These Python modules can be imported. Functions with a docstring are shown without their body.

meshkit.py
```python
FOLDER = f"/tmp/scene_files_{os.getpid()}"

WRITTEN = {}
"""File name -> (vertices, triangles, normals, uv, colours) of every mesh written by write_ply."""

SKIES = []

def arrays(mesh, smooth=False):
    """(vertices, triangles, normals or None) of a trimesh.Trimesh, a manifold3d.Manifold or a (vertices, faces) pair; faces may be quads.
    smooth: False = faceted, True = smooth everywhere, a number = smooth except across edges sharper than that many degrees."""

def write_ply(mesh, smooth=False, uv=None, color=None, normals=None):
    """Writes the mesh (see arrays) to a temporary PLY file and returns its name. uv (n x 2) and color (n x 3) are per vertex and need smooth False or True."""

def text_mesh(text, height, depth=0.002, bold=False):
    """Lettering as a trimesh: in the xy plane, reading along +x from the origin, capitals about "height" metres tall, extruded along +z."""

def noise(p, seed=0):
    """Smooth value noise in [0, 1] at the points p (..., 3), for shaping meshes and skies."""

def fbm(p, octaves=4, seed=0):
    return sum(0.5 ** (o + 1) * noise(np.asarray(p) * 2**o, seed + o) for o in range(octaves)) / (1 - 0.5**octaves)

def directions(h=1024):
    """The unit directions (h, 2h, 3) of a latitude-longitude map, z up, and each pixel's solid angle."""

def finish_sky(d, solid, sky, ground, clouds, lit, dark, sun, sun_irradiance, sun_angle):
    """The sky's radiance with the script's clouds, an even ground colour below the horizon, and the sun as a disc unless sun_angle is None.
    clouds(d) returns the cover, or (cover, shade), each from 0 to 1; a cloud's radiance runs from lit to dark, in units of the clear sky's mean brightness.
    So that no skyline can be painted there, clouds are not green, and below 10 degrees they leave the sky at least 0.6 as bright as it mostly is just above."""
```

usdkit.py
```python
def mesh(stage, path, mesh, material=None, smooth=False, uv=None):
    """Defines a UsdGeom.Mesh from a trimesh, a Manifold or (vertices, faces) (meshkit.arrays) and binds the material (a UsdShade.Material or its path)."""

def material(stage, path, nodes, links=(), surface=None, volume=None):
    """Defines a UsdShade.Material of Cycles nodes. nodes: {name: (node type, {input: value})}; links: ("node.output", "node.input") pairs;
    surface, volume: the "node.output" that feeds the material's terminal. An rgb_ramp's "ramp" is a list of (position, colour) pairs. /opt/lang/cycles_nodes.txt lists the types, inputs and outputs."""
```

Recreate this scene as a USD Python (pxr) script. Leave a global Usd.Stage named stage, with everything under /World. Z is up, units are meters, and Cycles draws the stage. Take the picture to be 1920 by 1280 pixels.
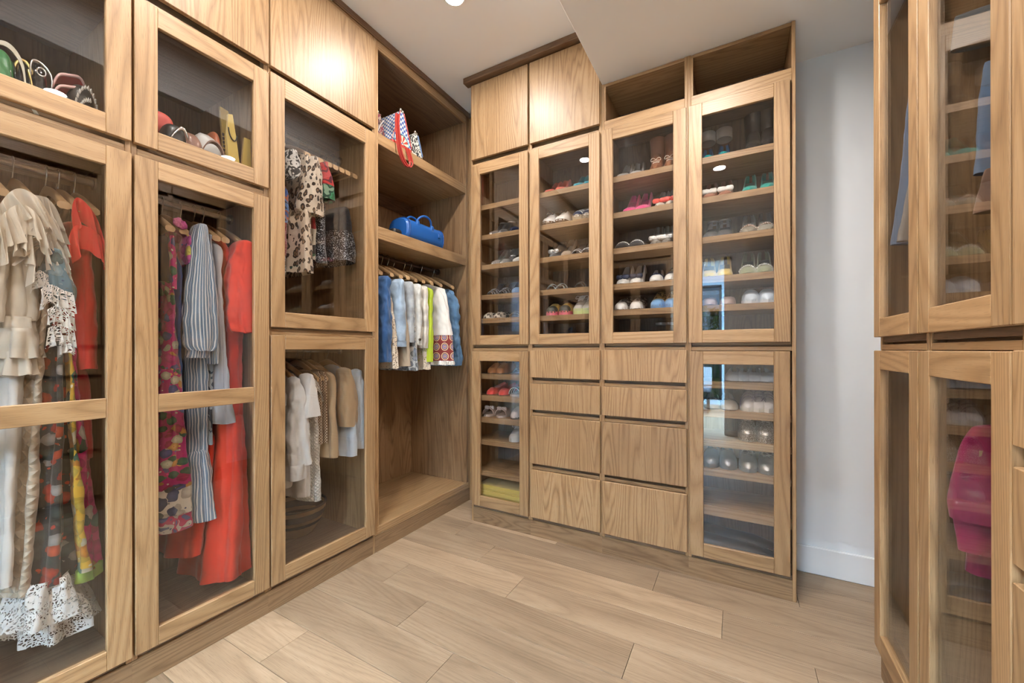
import math, random
import numpy as np
import trimesh
import meshkit, usdkit
from pxr import Usd, UsdGeom, UsdLux, UsdShade, Gf, Sdf, Vt

stage = Usd.Stage.CreateInMemory()
UsdGeom.SetStageUpAxis(stage, UsdGeom.Tokens.z)
UsdGeom.SetStageMetersPerUnit(stage, 1.0)
world = UsdGeom.Xform.Define(stage, '/World')
stage.SetDefaultPrim(world.GetPrim())
UsdGeom.Scope.Define(stage, '/World/Looks')
PI = math.pi

# ---------------------------------------------------------------- camera
EYE = (0.0, 0.0, 1.2)
cam = UsdGeom.Camera.Define(stage, '/World/camera')
m = Gf.Matrix4d().SetRotate(Gf.Rotation(Gf.Vec3d(0, 0, 1), -0.1)) \
    * Gf.Matrix4d().SetRotate(Gf.Rotation(Gf.Vec3d(1, 0, 0), 90)) \
    * Gf.Matrix4d().SetRotate(Gf.Rotation(Gf.Vec3d(0, 0, 1), 29.44))
m.SetTranslateOnly(Gf.Vec3d(*EYE))
cam.AddTransformOp().Set(m)
cam.CreateHorizontalApertureAttr(36.0)
cam.CreateVerticalApertureAttr(24.0)
cam.CreateFocalLengthAttr(746.0 / 1920 * 36.0)
cam.CreateVerticalApertureOffsetAttr(16.0 / 1920 * 36.0)
cam.CreateClippingRangeAttr(Gf.Vec2f(0.02, 200.0))
cam.CreateExposureAttr(0.3)

# ---------------------------------------------------------------- sky, daylight, lamps
def dome():
    d = UsdLux.DomeLight.Define(stage, '/World/sky')
    d.CreateIntensityAttr(1.0)
    m = usdkit.material(stage, '/World/Looks/sky', {
        's': ('sky_texture', {'sky_type': 'hosek_wilkie', 'sun_direction': (-0.3, 0.5, 0.8), 'turbidity': 3.0, 'ground_albedo': 0.3}),
        'b': ('background_shader', {'strength': SKY})}, [('s.color', 'b.color')], surface='b.background')
    UsdShade.MaterialBindingAPI.Apply(d.GetPrim()).Bind(m)
SKY = 6.0
DOWN = 12.0            # radiant power of one recessed lamp
DOWNLIGHTS = [(-1.31, 1.70, 3.09), (-1.31, 0.80, 3.09), (-1.43, -0.14, 3.09),  # the last of these is an added fill lamp above the camera
              (-0.125, 1.68, 2.765), (-0.125, 0.74, 2.765), (-0.55, -0.2, 2.765), (-0.50, -1.14, 2.765)]  # the last two are added fill lamps, out of view
dome()
ROOM = UsdLux.RectLight.Define(stage, '/World/next_room_ceiling_light')      # unseen panel standing in for the blue daylight of the next room
ROOM.CreateWidthAttr(2.4); ROOM.CreateHeightAttr(0.8); ROOM.CreateIntensityAttr(480.0); ROOM.CreateColorAttr(Gf.Vec3f(0.50, 0.77, 1.0))
ROOM.AddTranslateOp().Set(Gf.Vec3d(-0.75, -2.3, 2.83))

# ---------------------------------------------------------------- helpers
used = {}
base = {}
def numbered(parent, name):
    k = (parent, name); n = used.get(k, -1) + 1; used[k] = n
    return f'{parent}/{name}' if n == 0 else f'{parent}/{name}_{n:03d}'
def path_of(p): return p if isinstance(p, str) else str(p.GetPath())
def tag(p, label=None, cat=None, group=None, kind=None):
    for k, v in (('label', label), ('category', cat), ('group', group), ('kind', kind)):
        if v: p.SetCustomDataByKey(k, v)
    return p
def thing(name, label=None, cat=None, loc=(0, 0, 0), group=None, kind=None, parent='/World', rotz=None):
    x = UsdGeom.Xform.Define(stage, numbered(path_of(parent), name))
    if path_of(parent) == '/World':
        x.AddTranslateOp().Set(Gf.Vec3d(*loc))
        if rotz is not None: x.AddRotateZOp().Set(rotz)      # parts then come in the thing's own coordinates
        base[str(x.GetPath())] = np.array(loc, float) if rotz is None else None
    return tag(x.GetPrim(), label, cat, group, kind)
def offset_of(p):
    s = '/'.join(path_of(p).split('/')[:3])
    o = base.get(s)
    return np.zeros(3) if o is None else o
def part(name, mesh, mat, parent='/World', smooth=False, uv=None, label=None, kind=None):
    """one mesh, given in room coordinates (or in the thing's own when the thing is turned)"""
    pp = numbered(path_of(parent), name)
    o = offset_of(parent)
    if isinstance(mesh, tuple): mesh = trimesh.Trimesh(mesh[0], mesh[1], process=False)
    if o.any():
        mesh = trimesh.Trimesh(np.asarray(mesh.vertices) - o, mesh.faces, process=False)
    g = usdkit.mesh(stage, pp, mesh, mat, smooth=smooth, uv=uv)
    return tag(g.GetPrim(), label, kind=kind)
def cat(*ms): return trimesh.util.concatenate([x for x in ms if x is not None])

def _boxfaces():
    c = []
    for sx in (-1, 1):
        for sy in (-1, 1):
            for sz in (-1, 1):
                c += [(sx*.8, sy*.9, sz*.9), (sx*.9, sy*.8, sz*.9), (sx*.9, sy*.9, sz*.8)]
    c = np.array(c); h = trimesh.convex.convex_hull(c)
    # map hull vertices back to our order
    idx = [int(np.argmin(((c - v)**2).sum(1))) for v in h.vertices]
    return np.array(idx)[h.faces]
_c = []
for sx in (-1, 1):
    for sy in (-1, 1):
        for sz in (-1, 1): _c.append((sx, sy, sz))
_C = np.repeat(np.array(_c, float), 3, 0)
_K = np.tile(np.array([(0, 1, 1), (1, 0, 1), (1, 1, 0)], float), (8, 1))   # which axes are inset
def _mkfaces():
    pts = _C * (1 - 0.2 * _K); h = trimesh.convex.convex_hull(pts)
    idx = [int(np.argmin(((pts - v)**2).sum(1))) for v in h.vertices]
    return np.array(idx)[h.faces]
_BF = _mkfaces()
def bx(x0, x1, y0, y1, z0, z1, b=0.0015):
    """box with chamfered edges"""
    lo = np.minimum([x0, y0, z0], [x1, y1, z1]); hi = np.maximum([x0, y0, z0], [x1, y1, z1])
    h = (hi - lo) / 2; b = min(b, h.min() * 0.6)
    return trimesh.Trimesh((lo + hi) / 2 + _C * (h - b * _K), _BF, process=False)
def cyl(p0, p1, r0, r1=None, n=16):
    r1 = r0 if r1 is None else r1
    p0, p1 = np.array(p0, float), np.array(p1, float); t = p1 - p0; t /= np.linalg.norm(t)
    a = np.cross(t, [0, 0, 1] if abs(t[2]) < .9 else [1, 0, 0]); a /= np.linalg.norm(a); b = np.cross(t, a)
    an = np.arange(n) * 2 * PI / n
    ring = np.cos(an)[:, None] * a + np.sin(an)[:, None] * b
    v = np.vstack([p0 + r0 * ring, p1 + r1 * ring, [p0], [p1]])
    f = []
    for i in range(n):
        j = (i + 1) % n
        f += [(i, n + i, n + j), (i, n + j, j), (2*n, i, j), (2*n+1, n+j, n+i)]
    f = np.array(f)[:, ::-1]
    return trimesh.Trimesh(v, f, process=False)
def tube(pts, r, n=8, closed=False):
    """swept round bar along a polyline; r may vary"""
    p = np.asarray(pts, float); k = len(p); r = np.broadcast_to(r, (k,))
    t = np.roll(p, -1, 0) - np.roll(p, 1, 0) if closed else np.gradient(p, axis=0)
    t /= np.linalg.norm(t, axis=1, keepdims=True) + 1e-12
    a = np.zeros_like(p); ref = np.array([0, 0, 1.]) if abs(t[0][2]) < .9 else np.array([1., 0, 0])
    for i in range(k):
        ref = ref - t[i] * (ref @ t[i]); ref /= np.linalg.norm(ref) + 1e-12; a[i] = ref
    b = np.cross(t, a); an = np.arange(n) * 2 * PI / n
    v = (p[:, None] + r[:, None, None] * (np.cos(an)[None, :, None] * a[:, None] + np.sin(an)[None, :, None] * b[:, None])).reshape(-1, 3)
    f = []
    for i in range(k if closed else k - 1):
        for j in range(n):
            q = (i*n+j, i*n+(j+1) % n, ((i+1) % k)*n+(j+1) % n, ((i+1) % k)*n+j)
            f += [(q[0], q[1], q[2]), (q[0], q[2], q[3])]
    if not closed:
        v = np.vstack([v, p[:1], p[-1:]]); e = k * n
        for j in range(n):
            f += [(e, (j+1) % n, j), (e+1, (k-1)*n+j, (k-1)*n+(j+1) % n)]
    return trimesh.Trimesh(v, np.array(f), process=False)
def ribbon(pts, nrm, w, th):
    """flat strap along a polyline: width w across nrm, thickness th"""
    p = np.asarray(pts, float); t = np.gradient(p, axis=0); t /= np.linalg.norm(t, axis=1, keepdims=True) + 1e-12
    nr = np.broadcast_to(np.asarray(nrm, float), p.shape); s = nr / np.linalg.norm(nr, axis=1, keepdims=True)
    u = np.cross(t, s); w = np.broadcast_to(w, (len(p),))[:, None]
    v = np.stack([p + s*w/2 + u*th/2, p - s*w/2 + u*th/2, p - s*w/2 - u*th/2, p + s*w/2 - u*th/2], 1).reshape(-1, 3)
    f = []
    for i in range(len(p) - 1):
        for j in range(4):
            a, b_ = i*4+j, i*4+(j+1) % 4
            f += [(a, b_, b_+4), (a, b_+4, a+4)]
    n = (len(p)-1)*4
    f += [(0, 2, 1), (0, 3, 2), (n, n+1, n+2), (n, n+2, n+3)]
    return trimesh.Trimesh(v, np.array(f), process=False)
def smoothpts(pts, n=24, closed=False):
    p = np.asarray(pts, float)
    from scipy.interpolate import CubicSpline
    if closed: p = np.vstack([p, p[:1]])
    s = np.r_[0, np.cumsum(np.linalg.norm(np.diff(p, axis=0), axis=1) + 1e-9)]
    c = CubicSpline(s, p, bc_type='periodic' if closed else 'natural')
    return c(np.linspace(0, s[-1], n, endpoint=not closed))
def grid_faces(n, k, wrap=False):
    """faces of an n x k vertex grid; wrap closes the k direction"""
    i, j = np.meshgrid(np.arange(n - 1), np.arange(k if wrap else k - 1), indexing='ij'); j2 = (j + 1) % k
    q = np.stack([i*k+j, i*k+j2, (i+1)*k+j2, (i+1)*k+j], -1).reshape(-1, 4)
    return np.vstack([q[:, [0, 1, 2]], q[:, [0, 2, 3]]])

# ---------------------------------------------------------------- materials
def mat(name, nodes, links, surface='p.BSDF'):
    return usdkit.material(stage, '/World/Looks/' + name, nodes, links, surface=surface)
def plain(name, col, rough=0.6, metal=0.0, spec=0.5, coat=0.0, sheen=0.0, bump=0, bscale=200):
    n = {'p': ('principled_bsdf', {'base_color': col, 'roughness': rough, 'metallic': metal, 'specular_ior_level': spec, 'coat_weight': coat, 'sheen_weight': sheen})}
    l = []
    if bump:
        n['g'] = ('texture_coordinate', {}); n['n'] = ('noise_texture', {'scale': bscale, 'detail': 3.0}); n['b'] = ('bump', {'strength': bump, 'distance': 0.003})
        l = [('g.object', 'n.vector'), ('n.fac', 'b.height'), ('b.normal', 'p.normal')]
    return mat(name, n, l)
def oak(name, axis, lo, mid, hi, fig=1.0, rough=0.42, contrast=0.8, spec=0.5, vary=(0.88, 1.1), fib=0.55, tone=0.40):
    """oak with its grain along one room axis; every board its own cut of the figure"""
    al = lambda k: {'z': (1, 1, k), 'x': (k, 1, 1), 'y': (1, k, 1)}[axis]
    n = {'g': ('geometry', {}), 'o': ('object_info', {}),
         'r': ('vector_math', {'math_type': 'scale', 'vector1': (13.1, 27.7, 19.3)}),
         'a': ('vector_math', {'math_type': 'add'}),
         'm': ('mapping', {'scale': al(.075)}),
         'n1': ('noise_texture', {'scale': 4.0 * fig, 'detail': 2.5, 'roughness': 0.42, 'distortion': 0.2}),
         'k': ('math', {'math_type': 'multiply', 'value2': 210.0}),
         's': ('math', {'math_type': 'sine'}),
         's1': ('map_range', {'from_min': -1.0, 'from_max': 1.0, 'to_min': 0.0, 'to_max': 1.0}),
         'pw': ('math', {'math_type': 'power', 'value2': 0.45}),
         'm2': ('mapping', {'scale': al(.016)}),
         'n2': ('noise_texture', {'scale': 420.0, 'detail': 3.0, 'roughness': 0.75}),
         'm4': ('mapping', {'scale': al(.035)}),
         'n4': ('noise_texture', {'scale': 620.0, 'detail': 1.0}),
         'po': ('map_range', {'from_min': 0.60, 'from_max': 0.72, 'to_min': 0.0, 'to_max': 0.5, 'clamp': True}),
         'm3': ('mapping', {'scale': al(.14)}),
         'n3': ('noise_texture', {'scale': 6.0, 'detail': 3.0}),
         'x1': ('mix_float', {'fac': fib}), 'x2': ('mix_float', {'fac': tone}),
         'c': ('rgb_ramp', {'ramp': [(0.56 - contrast * .40, lo), (0.56, mid), (0.56 + contrast * .34, hi)]}),
         'pm': ('mix', {'color2': tuple(np.array(lo) * .72)}),
         'hv': ('map_range', {'from_min': 0.0, 'from_max': 1.0, 'to_min': vary[0], 'to_max': vary[1]}),
         'h': ('hsv', {}),
         'b': ('bump', {'strength': 0.14, 'distance': 0.002}),
         'p': ('principled_bsdf', {'roughness': rough, 'specular_ior_level': spec})}
    l = [('o.random', 'r.scale'), ('g.position', 'a.vector1'), ('r.vector', 'a.vector2'), ('a.vector', 'm.vector'), ('m.vector', 'n1.vector'),
         ('n1.fac', 'k.value1'), ('k.value', 's.value1'), ('s.value', 's1.value'), ('s1.result', 'pw.value1'), ('a.vector', 'm2.vector'), ('m2.vector', 'n2.vector'),
         ('a.vector', 'm3.vector'), ('m3.vector', 'n3.vector'), ('a.vector', 'm4.vector'), ('m4.vector', 'n4.vector'), ('n4.fac', 'po.value'),
         ('pw.value', 'x1.a'), ('n2.fac', 'x1.b'), ('x1.result', 'x2.a'), ('n3.fac', 'x2.b'), ('x2.result', 'c.fac'), ('c.color', 'pm.color1'), ('po.result', 'pm.fac'),
         ('pm.color', 'h.color'), ('o.random', 'hv.value'), ('hv.result', 'h.value'), ('h.color', 'p.base_color'),
         ('n2.fac', 'b.height'), ('b.normal', 'p.normal')]
    return mat(name, n, l)
OL, OM, OH = (0.205, 0.111, 0.048), (0.345, 0.207, 0.099), (0.445, 0.293, 0.160)
OAK = {a: oak('oak_' + a, a, OL, OM, OH) for a in 'xyz'}
VEN = oak('oak_veneer', 'z', OL, OM, OH, fig=1.3, rough=0.42, contrast=.72)
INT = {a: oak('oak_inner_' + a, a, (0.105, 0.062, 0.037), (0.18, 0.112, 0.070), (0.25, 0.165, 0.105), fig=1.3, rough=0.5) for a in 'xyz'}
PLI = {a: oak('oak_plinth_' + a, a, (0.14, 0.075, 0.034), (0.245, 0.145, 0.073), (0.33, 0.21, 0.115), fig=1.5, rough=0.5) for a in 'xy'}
MID = {a: oak('oak_bay_' + a, a, (0.16, 0.085, 0.038), (0.275, 0.16, 0.080), (0.36, 0.225, 0.120), fig=1.1, rough=0.46, contrast=.7) for a in 'xyz'}
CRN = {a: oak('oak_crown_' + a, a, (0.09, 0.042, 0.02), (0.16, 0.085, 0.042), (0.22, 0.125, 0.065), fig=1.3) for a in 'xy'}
FLO = oak('oak_floor', 'x', (0.20, 0.130, 0.077), (0.345, 0.238, 0.151), (0.455, 0.335, 0.230), fig=1.0, rough=0.5, contrast=.62, vary=(0.78, 1.12), fib=.72, tone=.62)
CEIL = plain('ceiling_paint', (0.82, 0.80, 0.785), 0.9)
WALL = plain('wall_paint', (0.74, 0.755, 0.785), 0.85)
TRIM = plain('trim_paint', (0.80, 0.81, 0.83), 0.45)
BLUE = plain('next_room_paint', (0.52, 0.70, 0.84), 0.8)
BLK = plain('black_metal', (0.015, 0.014, 0.014), 0.35, 0.6)
STEEL = plain('polished_steel', (0.72, 0.70, 0.67), 0.22, 1.0)
GOLD = plain('gold_metal', (0.78, 0.56, 0.22), 0.28, 1.0)
def glass(name='cabinet_glass', tint=(0.92, 0.915, 0.91), ior=1.58):
    return mat(name, {'q': ('geometry', {}), 'i': ('mix_float', {'a': ior, 'b': 1 / ior}), 'f': ('fresnel', {}), 't': ('transparent_bsdf', {'color': tint}), 'g': ('glossy_bsdf', {'color': (0.97, 0.98, 1.0), 'roughness': 0.0}),
                      'm': ('mix_closure', {})}, [('q.backfacing', 'i.fac'), ('i.result', 'f.IOR'), ('f.fac', 'm.fac'), ('t.BSDF', 'm.closure1'), ('g.BSDF', 'm.closure2')], surface='m.closure')
GLASS = glass()
LENS = mat('lamp_lens', {'e': ('emission', {'color': (1.0, 0.93, 0.84), 'strength': 60.0})}, [], surface='e.emission')

def copy_of(first, name, label, loc, rotz, group=None):
    x = UsdGeom.Xform.Define(stage, numbered('/World', name)); p = x.GetPrim()
    p.GetReferences().AddInternalReference(first.GetPath()); p.SetInstanceable(True)
    x.ClearXformOpOrder()
    x.AddTranslateOp().Set(Gf.Vec3d(*loc)); x.AddRotateZOp().Set(rotz)
    return tag(p, label, first.GetCustomDataByKey('category'), group or first.GetCustomDataByKey('group'))
# ---------------------------------------------------------------- the room
H1, H2 = 3.09, 2.765           # ceiling, dropped soffit
def slab(name, mesh, m): return part(name, mesh, m, kind='structure')
FL = thing('floor', kind='structure')
part('subfloor', bx(-2.6, 1.2, -5.4, 2.75, -0.06, -0.0125), plain('subfloor', (.1, .08, .06), .9), FL)
for r in range(-37, 15):
    y0 = 2.07 + 0.2028 * (r - 12) ; y1 = y0 + 0.2028
    if y0 > 2.7 or y1 < -5.3: continue
    k = (12 - r) % 3
    x = -1.6 + 0.311 * k - 2.466
    while x < 1.2:
        a, b_ = max(x, -1.93 if y0 > -1.6 else -2.5), min(x + 1.233, 1.1)
        if b_ - a > 0.02: part('plank', bx(a + .0008, b_ - .0008, y0 + .0008, y1 - .0008, -0.012, 0.0, .0006), FLO, FL)
        x += 1.233
slab('wall_back', bx(-2.6, 1.2, 2.66, 2.76, -0.05, 3.2, 0), WALL)
slab('wall_left', bx(-2.6, -2.5, -5.4, 2.66, -0.05, 3.2, 0), WALL)
slab('wall_right', bx(1.02, 1.12, -5.4, 2.66, -0.05, 3.2, 0), WALL)
slab('baseboard_back', bx(0.25, 1.02, 2.642, 2.66, 0, 0.145, .004), TRIM)
slab('baseboard_right', bx(1.002, 1.02, 1.935, 2.642, 0, 0.145, .004), TRIM)
C = thing('ceiling', kind='structure')
part('ceiling_panel', bx(-2.6, -0.60, -1.8, 2.76, H1, H1 + .1, 0), CEIL, C)
part('soffit', bx(-0.69, 1.12, -1.8, 2.76, H2, H1 + .05, .002), CEIL, C)
part('ceiling_panel', bx(-2.6, 1.12, -5.4, -1.8, 2.85, 2.95, 0), CEIL, C)
# rear wall with an open doorway to the next room (seen only in the panes)
RY = -1.72
W = thing('wall_rear', kind='structure')
part('wall_panel', bx(-2.6, -.74, RY - .1, RY, 0, 3.2, 0), WALL, W)
part('wall_panel', bx(-0.10, 1.12, RY - .1, RY, 0, 3.2, 0), WALL, W)
part('lintel', bx(-.74, -0.10, RY - .1, RY, 2.5, 3.2, 0), WALL, W)
D = thing('door_1', kind='structure')
for x in (-.74, -0.10): part('jamb', bx(x - .05, x + .05, RY - .11, RY + .012, 0, 2.5, .003), TRIM, D)
part('head', bx(-.79, -.05, RY - .11, RY + .012, 2.45, 2.55, .003), TRIM, D)
FW = thing('wall_far', kind='structure')
part('wall_panel', bx(-2.6, -1.75, -5.3, -5.2, 0, 3.2, 0), BLUE, FW); part('wall_panel', bx(-.28, 1.12, -5.3, -5.2, 0, 3.2, 0), BLUE, FW)
part('wall_panel', bx(-1.75, -.28, -5.3, -5.2, 2.62, 3.2, 0), BLUE, FW); part('wall_panel', bx(-1.75, -.28, -5.3, -5.2, 0, .1, 0), BLUE, FW)
WN = thing('window_1', kind='structure')
for a in ((-1.75, -1.70, .1, 2.62), (-.33, -.28, .1, 2.62), (-1.03, -.99, .1, 2.62)): part('window_frame', bx(a[0], a[1], -5.28, -5.2, a[2], a[3], .003), BLK, WN)
for z in (.1, 2.57): part('window_rail', bx(-1.75, -.28, -5.28, -5.2, z, z + .05, .003), BLK, WN)
for a in ((-1.70, -1.03), (-.99, -.33)): part('pane', bx(a[0], a[1], -5.245, -5.24, .14, 2.58, 0), GLASS, WN)

# ---------------------------------------------------------------- cabinetry
class Side:
    """run of cabinets: u along the run, d out of the carcass front into the room"""
    def __init__(s, kind, plane): s.k, s.p = kind, plane; s.h = 'x' if kind in ('back', 'rear') else 'y'
    def box(s, u0, u1, d0, d1, z0, z1, b=.0015):
        if s.k == 'left': return bx(s.p + d0, s.p + d1, u0, u1, z0, z1, b)
        if s.k == 'rear': return bx(u0, u1, s.p + d0, s.p + d1, z0, z1, b)
        if s.k == 'right': return bx(s.p - d0, s.p - d1, u0, u1, z0, z1, b)
        return bx(u0, u1, s.p - d0, s.p - d1, z0, z1, b)
    def loc(s, u, d): return {'left': (s.p + d, u), 'right': (s.p - d, u), 'back': (u, s.p - d), 'rear': (u, s.p + d)}[s.k]
LEFT, BACK, RIGHT = Side('left', -1.865), Side('back', 2.305), Side('right', 0.46)
ST = 0.065
def cabinet(S, u0, u1, label, depth, top, ends=(0, 0), inner=None):
    c = thing('cabinet', label, 'cabinet', (*S.loc((u0 + u1) / 2, -depth / 2), 0.0))
    c_in = dict(S=S, u0=u0, u1=u1, depth=depth, top=top, prim=c)
    for k, (a, b_) in enumerate(((u0, u0 + .016), (u1 - .016, u1))):
        part('side_panel', S.box(a, b_, -depth, 0, 0 if ends[k] else .10, top), OAK['z'], c)
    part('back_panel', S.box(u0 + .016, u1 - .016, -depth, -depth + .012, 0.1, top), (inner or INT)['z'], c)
    part('plinth', S.box(u0 + (.016 if ends[0] else 0), u1 - (.016 if ends[1] else 0), -.02, 0, 0, .0995, .0005), PLI[S.h], c)
    return c_in
def deck(c, z, th=.02, d1=-.004, m=None, name='shelf'):
    S = c['S']
    return part(name, S.box(c['u0'] + .0165, c['u1'] - .0165, -c['depth'] + .0125, d1, z - th, z), m or OAK[S.h], c['prim'])
def rail(c, z0, z1, zb):
    """face rail from z0 to z1, the finger groove above it up to zb"""
    S = c['S']
    part('rail', S.box(c['u0'] + .016, c['u1'] - .016, -.02, -.0005, z0, z1), OAK[S.h], c['prim'])
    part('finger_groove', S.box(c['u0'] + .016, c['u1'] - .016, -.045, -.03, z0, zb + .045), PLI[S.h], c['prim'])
def door(c, u0, u1, z0, z1, mids=(), stile=ST, rail_h=ST, top_rail=None):
    S = c['S']; d = thing('door', parent=c['prim'])
    for a in (u0, u1 - stile): part('stile', S.box(a, a + stile, .001, .021, z0, z1, .002), OAK['z'], d)
    zz = [(z0, z0 + rail_h), (z1 - (top_rail or rail_h), z1)] + list(mids)
    for a, b_ in zz: part('door_rail', S.box(u0 + stile, u1 - stile, .001, .021, a, b_, .002), OAK[S.h], d)
    zs = sorted(zz)
    for (a, b_), (e, f) in zip(zs[:-1], zs[1:]):
        part('pane', S.box(u0 + stile - .004, u1 - stile + .004, .005, .009, b_ - .004, e + .004, 0), GLASS, d)
    return d
def flat(c, u0, u1, z0, z1, name='door', m=None):
    return part(name, c['S'].box(u0, u1, .001, .021, z0, z1, .002), m or VEN, c['prim'])

L_DEPTH, B_DEPTH, R_DEPTH = 0.60, 0.345, 0.50
# left run
def left_tall(u0, u1, label):
    c = cabinet(LEFT, u0, u1, label, L_DEPTH, 3.06)
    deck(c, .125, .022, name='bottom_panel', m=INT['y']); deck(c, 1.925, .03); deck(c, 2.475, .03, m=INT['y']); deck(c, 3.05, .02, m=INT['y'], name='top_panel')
    rail(c, .1, .101, .125); rail(c, 1.893, 1.912, 1.935); rail(c, 2.455, 2.474, 2.497)
    door(c, u0 + .004, u1 - .004, .123, 1.892, mids=((.974, 1.040),), rail_h=.066, top_rail=.066)
    door(c, u0 + .004, u1 - .004, 1.934, 2.455, rail_h=.066, top_rail=.072)
    flat(c, u0 + .004, u1 - .004, 2.496, 3.01)
    part('rail', LEFT.box(u0 + .016, u1 - .016, -.02, -.0005, 3.01, 3.06), OAK['y'], c['prim'])
    return c
left_tall(-1.30, -.67, 'far left tall oak wardrobe cabinet outside the picture frame')
left_tall(-.67, -.04, 'tall oak wardrobe cabinet just left of the picture edge')
CA = left_tall(-.04, .564, 'tall oak wardrobe with white blouse dress behind glass, at the left edge')
CB = left_tall(.564, 1.0345, 'narrow tall oak wardrobe with striped dress and orange-red gown behind glass')
CC = cabinet(LEFT, 1.0345, 1.651, 'oak wardrobe with leopard top behind upper glass and white shirts below', L_DEPTH, 3.06, (0, 1))
deck(CC, .125, .022, name='bottom_panel', m=INT['y']); deck(CC, 1.30, .03); deck(CC, 2.475, .03, m=INT['y']); deck(CC, 3.05, .02, m=INT['y'], name='top_panel')
rail(CC, .1, .101, .125); rail(CC, 1.2715, 1.287, 1.308); rail(CC, 2.473, 2.482, 2.498)
door(CC, 1.0385, 1.635, .123, 1.271, rail_h=.067, top_rail=.067)
door(CC, 1.0385, 1.635, 1.307, 2.472, rail_h=.072, top_rail=.088)
flat(CC, 1.0385, 1.638, 2.497, 3.01)
part('rail', LEFT.box(1.05, 1.635, -.02, -.0005, 3.01, 3.06), OAK['y'], CC['prim'])
CD = cabinet(LEFT, 1.651, 2.61, 'open oak wardrobe bay with handbag shelves and hanging denim, in the corner', L_DEPTH, 3.06, inner=MID)
part('bench', LEFT.box(1.667, 2.594, -.588, .0, .10, .15, .003), OAK['y'], CD['prim'])
part('stile', LEFT.box(1.667, 1.681, -.02, 0, .15, 3.06), OAK['z'], CD['prim']); part('stile', LEFT.box(2.568, 2.594, -.588, 0, .15, 3.06), MID['z'], CD['prim'])
for z0, z1 in ((2.437, 2.505), (1.868, 1.944)):
    s = part('shelf', LEFT.box(1.6815, 2.5675, -.587, -.002, z0, z1, .002), OAK['y'], CD['prim'])
part('top_rail', LEFT.box(1.681, 2.568, -.02, -.0005, 3.0, 3.06), OAK['y'], CD['prim'])
deck(CD, 3.03, .02, d1=-.021, m=INT['y'], name='top_panel')
part('back_cleat', LEFT.box(1.69, 2.56, -.587, -.57, 2.34, 2.437), INT['y'], CD['prim'])
tag(part('crown_molding', bx(-1.864, -1.853, -1.30, 2.61, 3.05, H1 - .0005, .003), CRN['y']), 'dark oak crown molding along the top of the left wardrobes', 'molding')
part('filler_panel', bx(-1.87, -1.84, 2.611, 2.655, 0, 3.06, .001), OAK['z'], kind='structure')

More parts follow.
